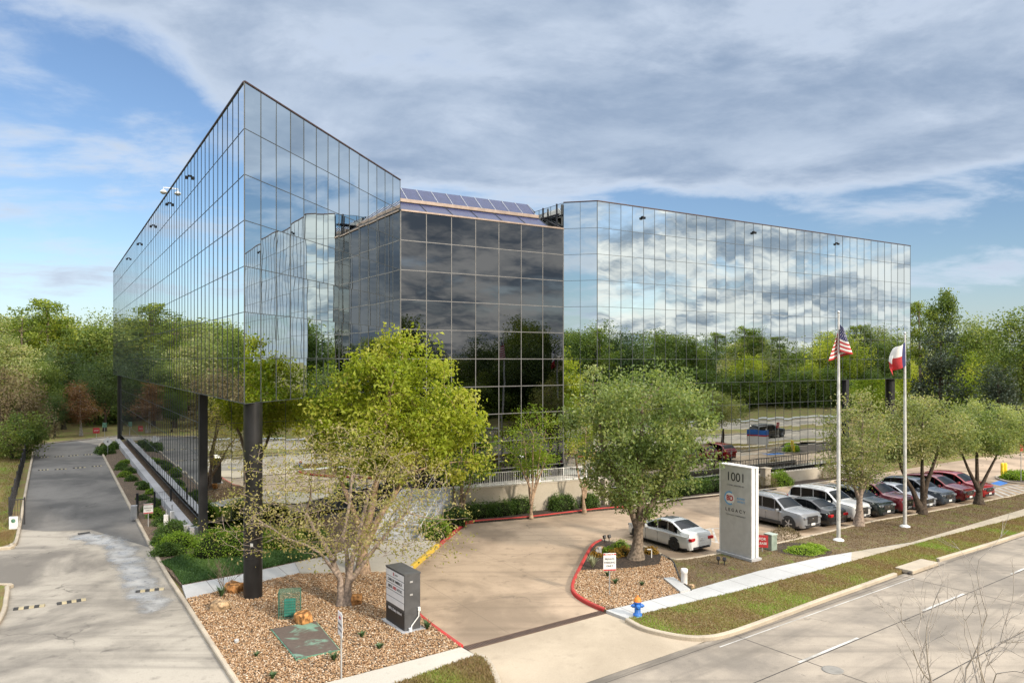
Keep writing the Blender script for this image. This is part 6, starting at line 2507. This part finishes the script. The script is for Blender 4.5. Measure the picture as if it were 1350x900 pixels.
# utility pedestals
for lab, px, py, r_, h_, m in (('small cream utility pedestal on the edge of the brown lawn', 902, 769, .14, .62, 'sign_white'),):
    x, y = g(px, py, BZ)
    mb = MB()
    mb.lathe([(r_, 0), (r_, h_ * .75), (r_ * 1.08, h_ * .76), (r_ * 1.08, h_), (r_ * .9, h_ + .03)], (0, 0, 0), 14)
    tag(mb.build('utility_pedestal', MT[m], None, False, (x, y, BZ)), lab, 'pedestal')
x, y = g(1016, 724, BZ)
tr = thing('electric_pedestal', 'grey green metal electric cabinet behind the red yard sign', 'cabinet', (x, y, BZ), rzs)
mb = MB()
mb.box((0, 0, .38), (.46, .42, .76), 0, 0, .015)
mb.build('cabinet_body', plain('cabinet_green', (.26, .32, .27), .6), tr)
mb = MB()
mb.box((0, 0, .79), (.52, .48, .06), 0, 0, .015)
mb.build('lid', plain('cabinet_green_lid', (.36, .42, .37), .6), tr)
for lab, px, py, rz in (('pair of small black spot lamps at the tip of the mulch island', 800, 714, .4), ('pair of low black spot lamps on the lawn before the tall sign', 951, 744, -.5)):
    x, y = g(px, py, BZ)
    r = thing('spot_lamp', lab, 'lamp', (x, y, BZ), rz, 'ground spot lamps')
    for s in (-.14, .14):
        mb = MB()
        mb.box((s, 0, .28), (.15, .17, .17), 0, 0, .03, Matrix.Rotation(R(-25), 4, 'X'))
        mb.tube([(s, 0, 0), (s, 0, .2)], .025, 6)
        lp = mb.build('lamp_head', MT['black'], r)
x, y = g(859, 735, BZ)
mb = MB()
mb.box((0, 0, .22), (.04, .04, .44))
mb.box((-.1, 0, .42), (.22, .04, .05))
tag(mb.build('marker_stake', MT['white'], None, False, (x, y, BZ)), 'small white stake by the oak trunk', 'stake')
x, y = g(789, 733, BZ)
mb = MB()
mb.box((0, 0, .18), (.3, .1, .36), .3, 0, .03)
mb.box((.05, 0, .4), (.2, .12, .14), .6, 0, .04)
tag(mb.build('garden_ornament', MT['plinth'], None, False, (x, y, BZ)), 'small pale stone ornament on the mulch island', 'ornament')
# left side bits
x, y = g(18, 697, 0)
mk = thing('white_marker_board', 'white upright board at the foot of the iron fence', 'board', (x, y, 0), R(12))
mb = MB()
mb.box((0, 0, .36), (.46, .10, .72), 0, 0, .02)
mb.build('panel', MT['sign_white'], mk)
mb = MB()
mb.lathe([(.12, 0), (.12, .02)], (0, -.06, .48), 12, 0, 'Y')
mb.build('emblem', MT['patina'], mk)
for i, (px, py, rz, lab) in enumerate(((219, 694, .3, 'white utility cabinet by the low wall, left of its twin'), (227, 692, .5, 'white utility cabinet by the low wall, taller right one'))):
    x, y = g(px, py, BZ)
    r = thing('utility_cabinet', lab, 'cabinet', (x, y, BZ), rz, 'white utility cabinets')
    mb = MB()
    mb.box((0, 0, .35 + i * .06), (.24, .2, .7 + i * .12), 0, 0, .02)
    mb.build('cabinet_body', MT['sign_white'], r)
    mb = MB()
    mb.tube([(0, .08, .7), (0, .08, 1.0 + i * .2)], .03, 6)
    mb.build('pipe', MT['steel'], r)
x, y = g(177, 684, BZ)
mb = MB()
mb.box((0, 0, .42), (.36, .3, .84), .3, 0, .03)
tag(mb.build('grey_cabinet', MT['plinth'], None, False, (x, y, BZ)), 'pale grey cabinet beside the black gate post of the garden fence', 'cabinet')
# yellow bollards
for i, (px, lab) in enumerate(((1321.5, 'yellow bollard on the far island, left of the two'), (1325.5, 'yellow bollard on the far island, right of the two'))):
    x, y = g(px, 630, BZ)
    mb = MB()
    mb.lathe([(.13, 0), (.13, 1.15), (.10, 1.23), (.03, 1.26)], (0, 0, 0), 12)
    tag(mb.build('bollard', MT['yellow'], None, False, (x, y, BZ)), lab, 'bollard', 'yellow bollards')
# iron-oxide manhole rim on the street
x, y = st(26.3, 13.2)
c = g(1098, 883)
mb = MB()
mb.lathe([(.33, 0), (.33, .012), (.28, .014), (.02, .014)], (c[0], c[1], .002), 22)
tag(mb.build('manhole_cover', plain('manhole_iron', (.25, .235, .21), .7, .1)), 'round grey manhole cover in the near street lane', 'manhole')
# pale apartment house glimpsed through the far trees
ah = thing('apartment_house', 'pale apartment house with white balconies glimpsed through the trees by the far column', 'building', (*at(148, 124)[:2], 0), R(-15))
mb = MB()
mb.box((0, 5, 6.2), (9, 8, 12.4))
mb.build('wall', plain('house_siding', (.50, .49, .46), .8), ah)
mb = MB()
for z in (.2, 3.4, 6.6, 9.8):
    mb.box((0, .2, z), (8.5, 1.9, .25))
    mb.box((0, -.7, z + 1.0), (8.5, .08, .08))
    for k in range(40):
        mb.box((-4.2 + k * .215, -.7, z + .6), (.05, .05, .9))
mb.build('balcony', MT['white'], ah)
for xx in (-4.1, -1.4, 1.4, 4.1):
    mb = MB()
    mb.box((xx, -.6, 6.2), (.32, .32, 12.4))
    mb.build('post', MT['white'], ah)
mb = MB()
vs = [(-5, -1.3, 12.4), (5, -1.3, 12.4), (5, 9.5, 12.4), (-5, 9.5, 12.4), (-3.5, 4, 14.6), (3.5, 4, 14.6)]
mb.add(vs, [[0, 1, 5, 4], [1, 2, 5], [2, 3, 4, 5], [3, 0, 4], [3, 2, 1, 0]])
mb.build('roof', plain('house_roof', (.16, .13, .11), .9), ah)
for z in (.3, 3.5, 6.7, 9.9):
    for xx in (-2.7, 0, 2.7):
        mb = MB()
        mb.box((xx, .98, z + 1.2), (1.5, .06, 2.0))
        mb.build('window', MT['carglass'], ah)
print('objects', len(bpy.data.objects))
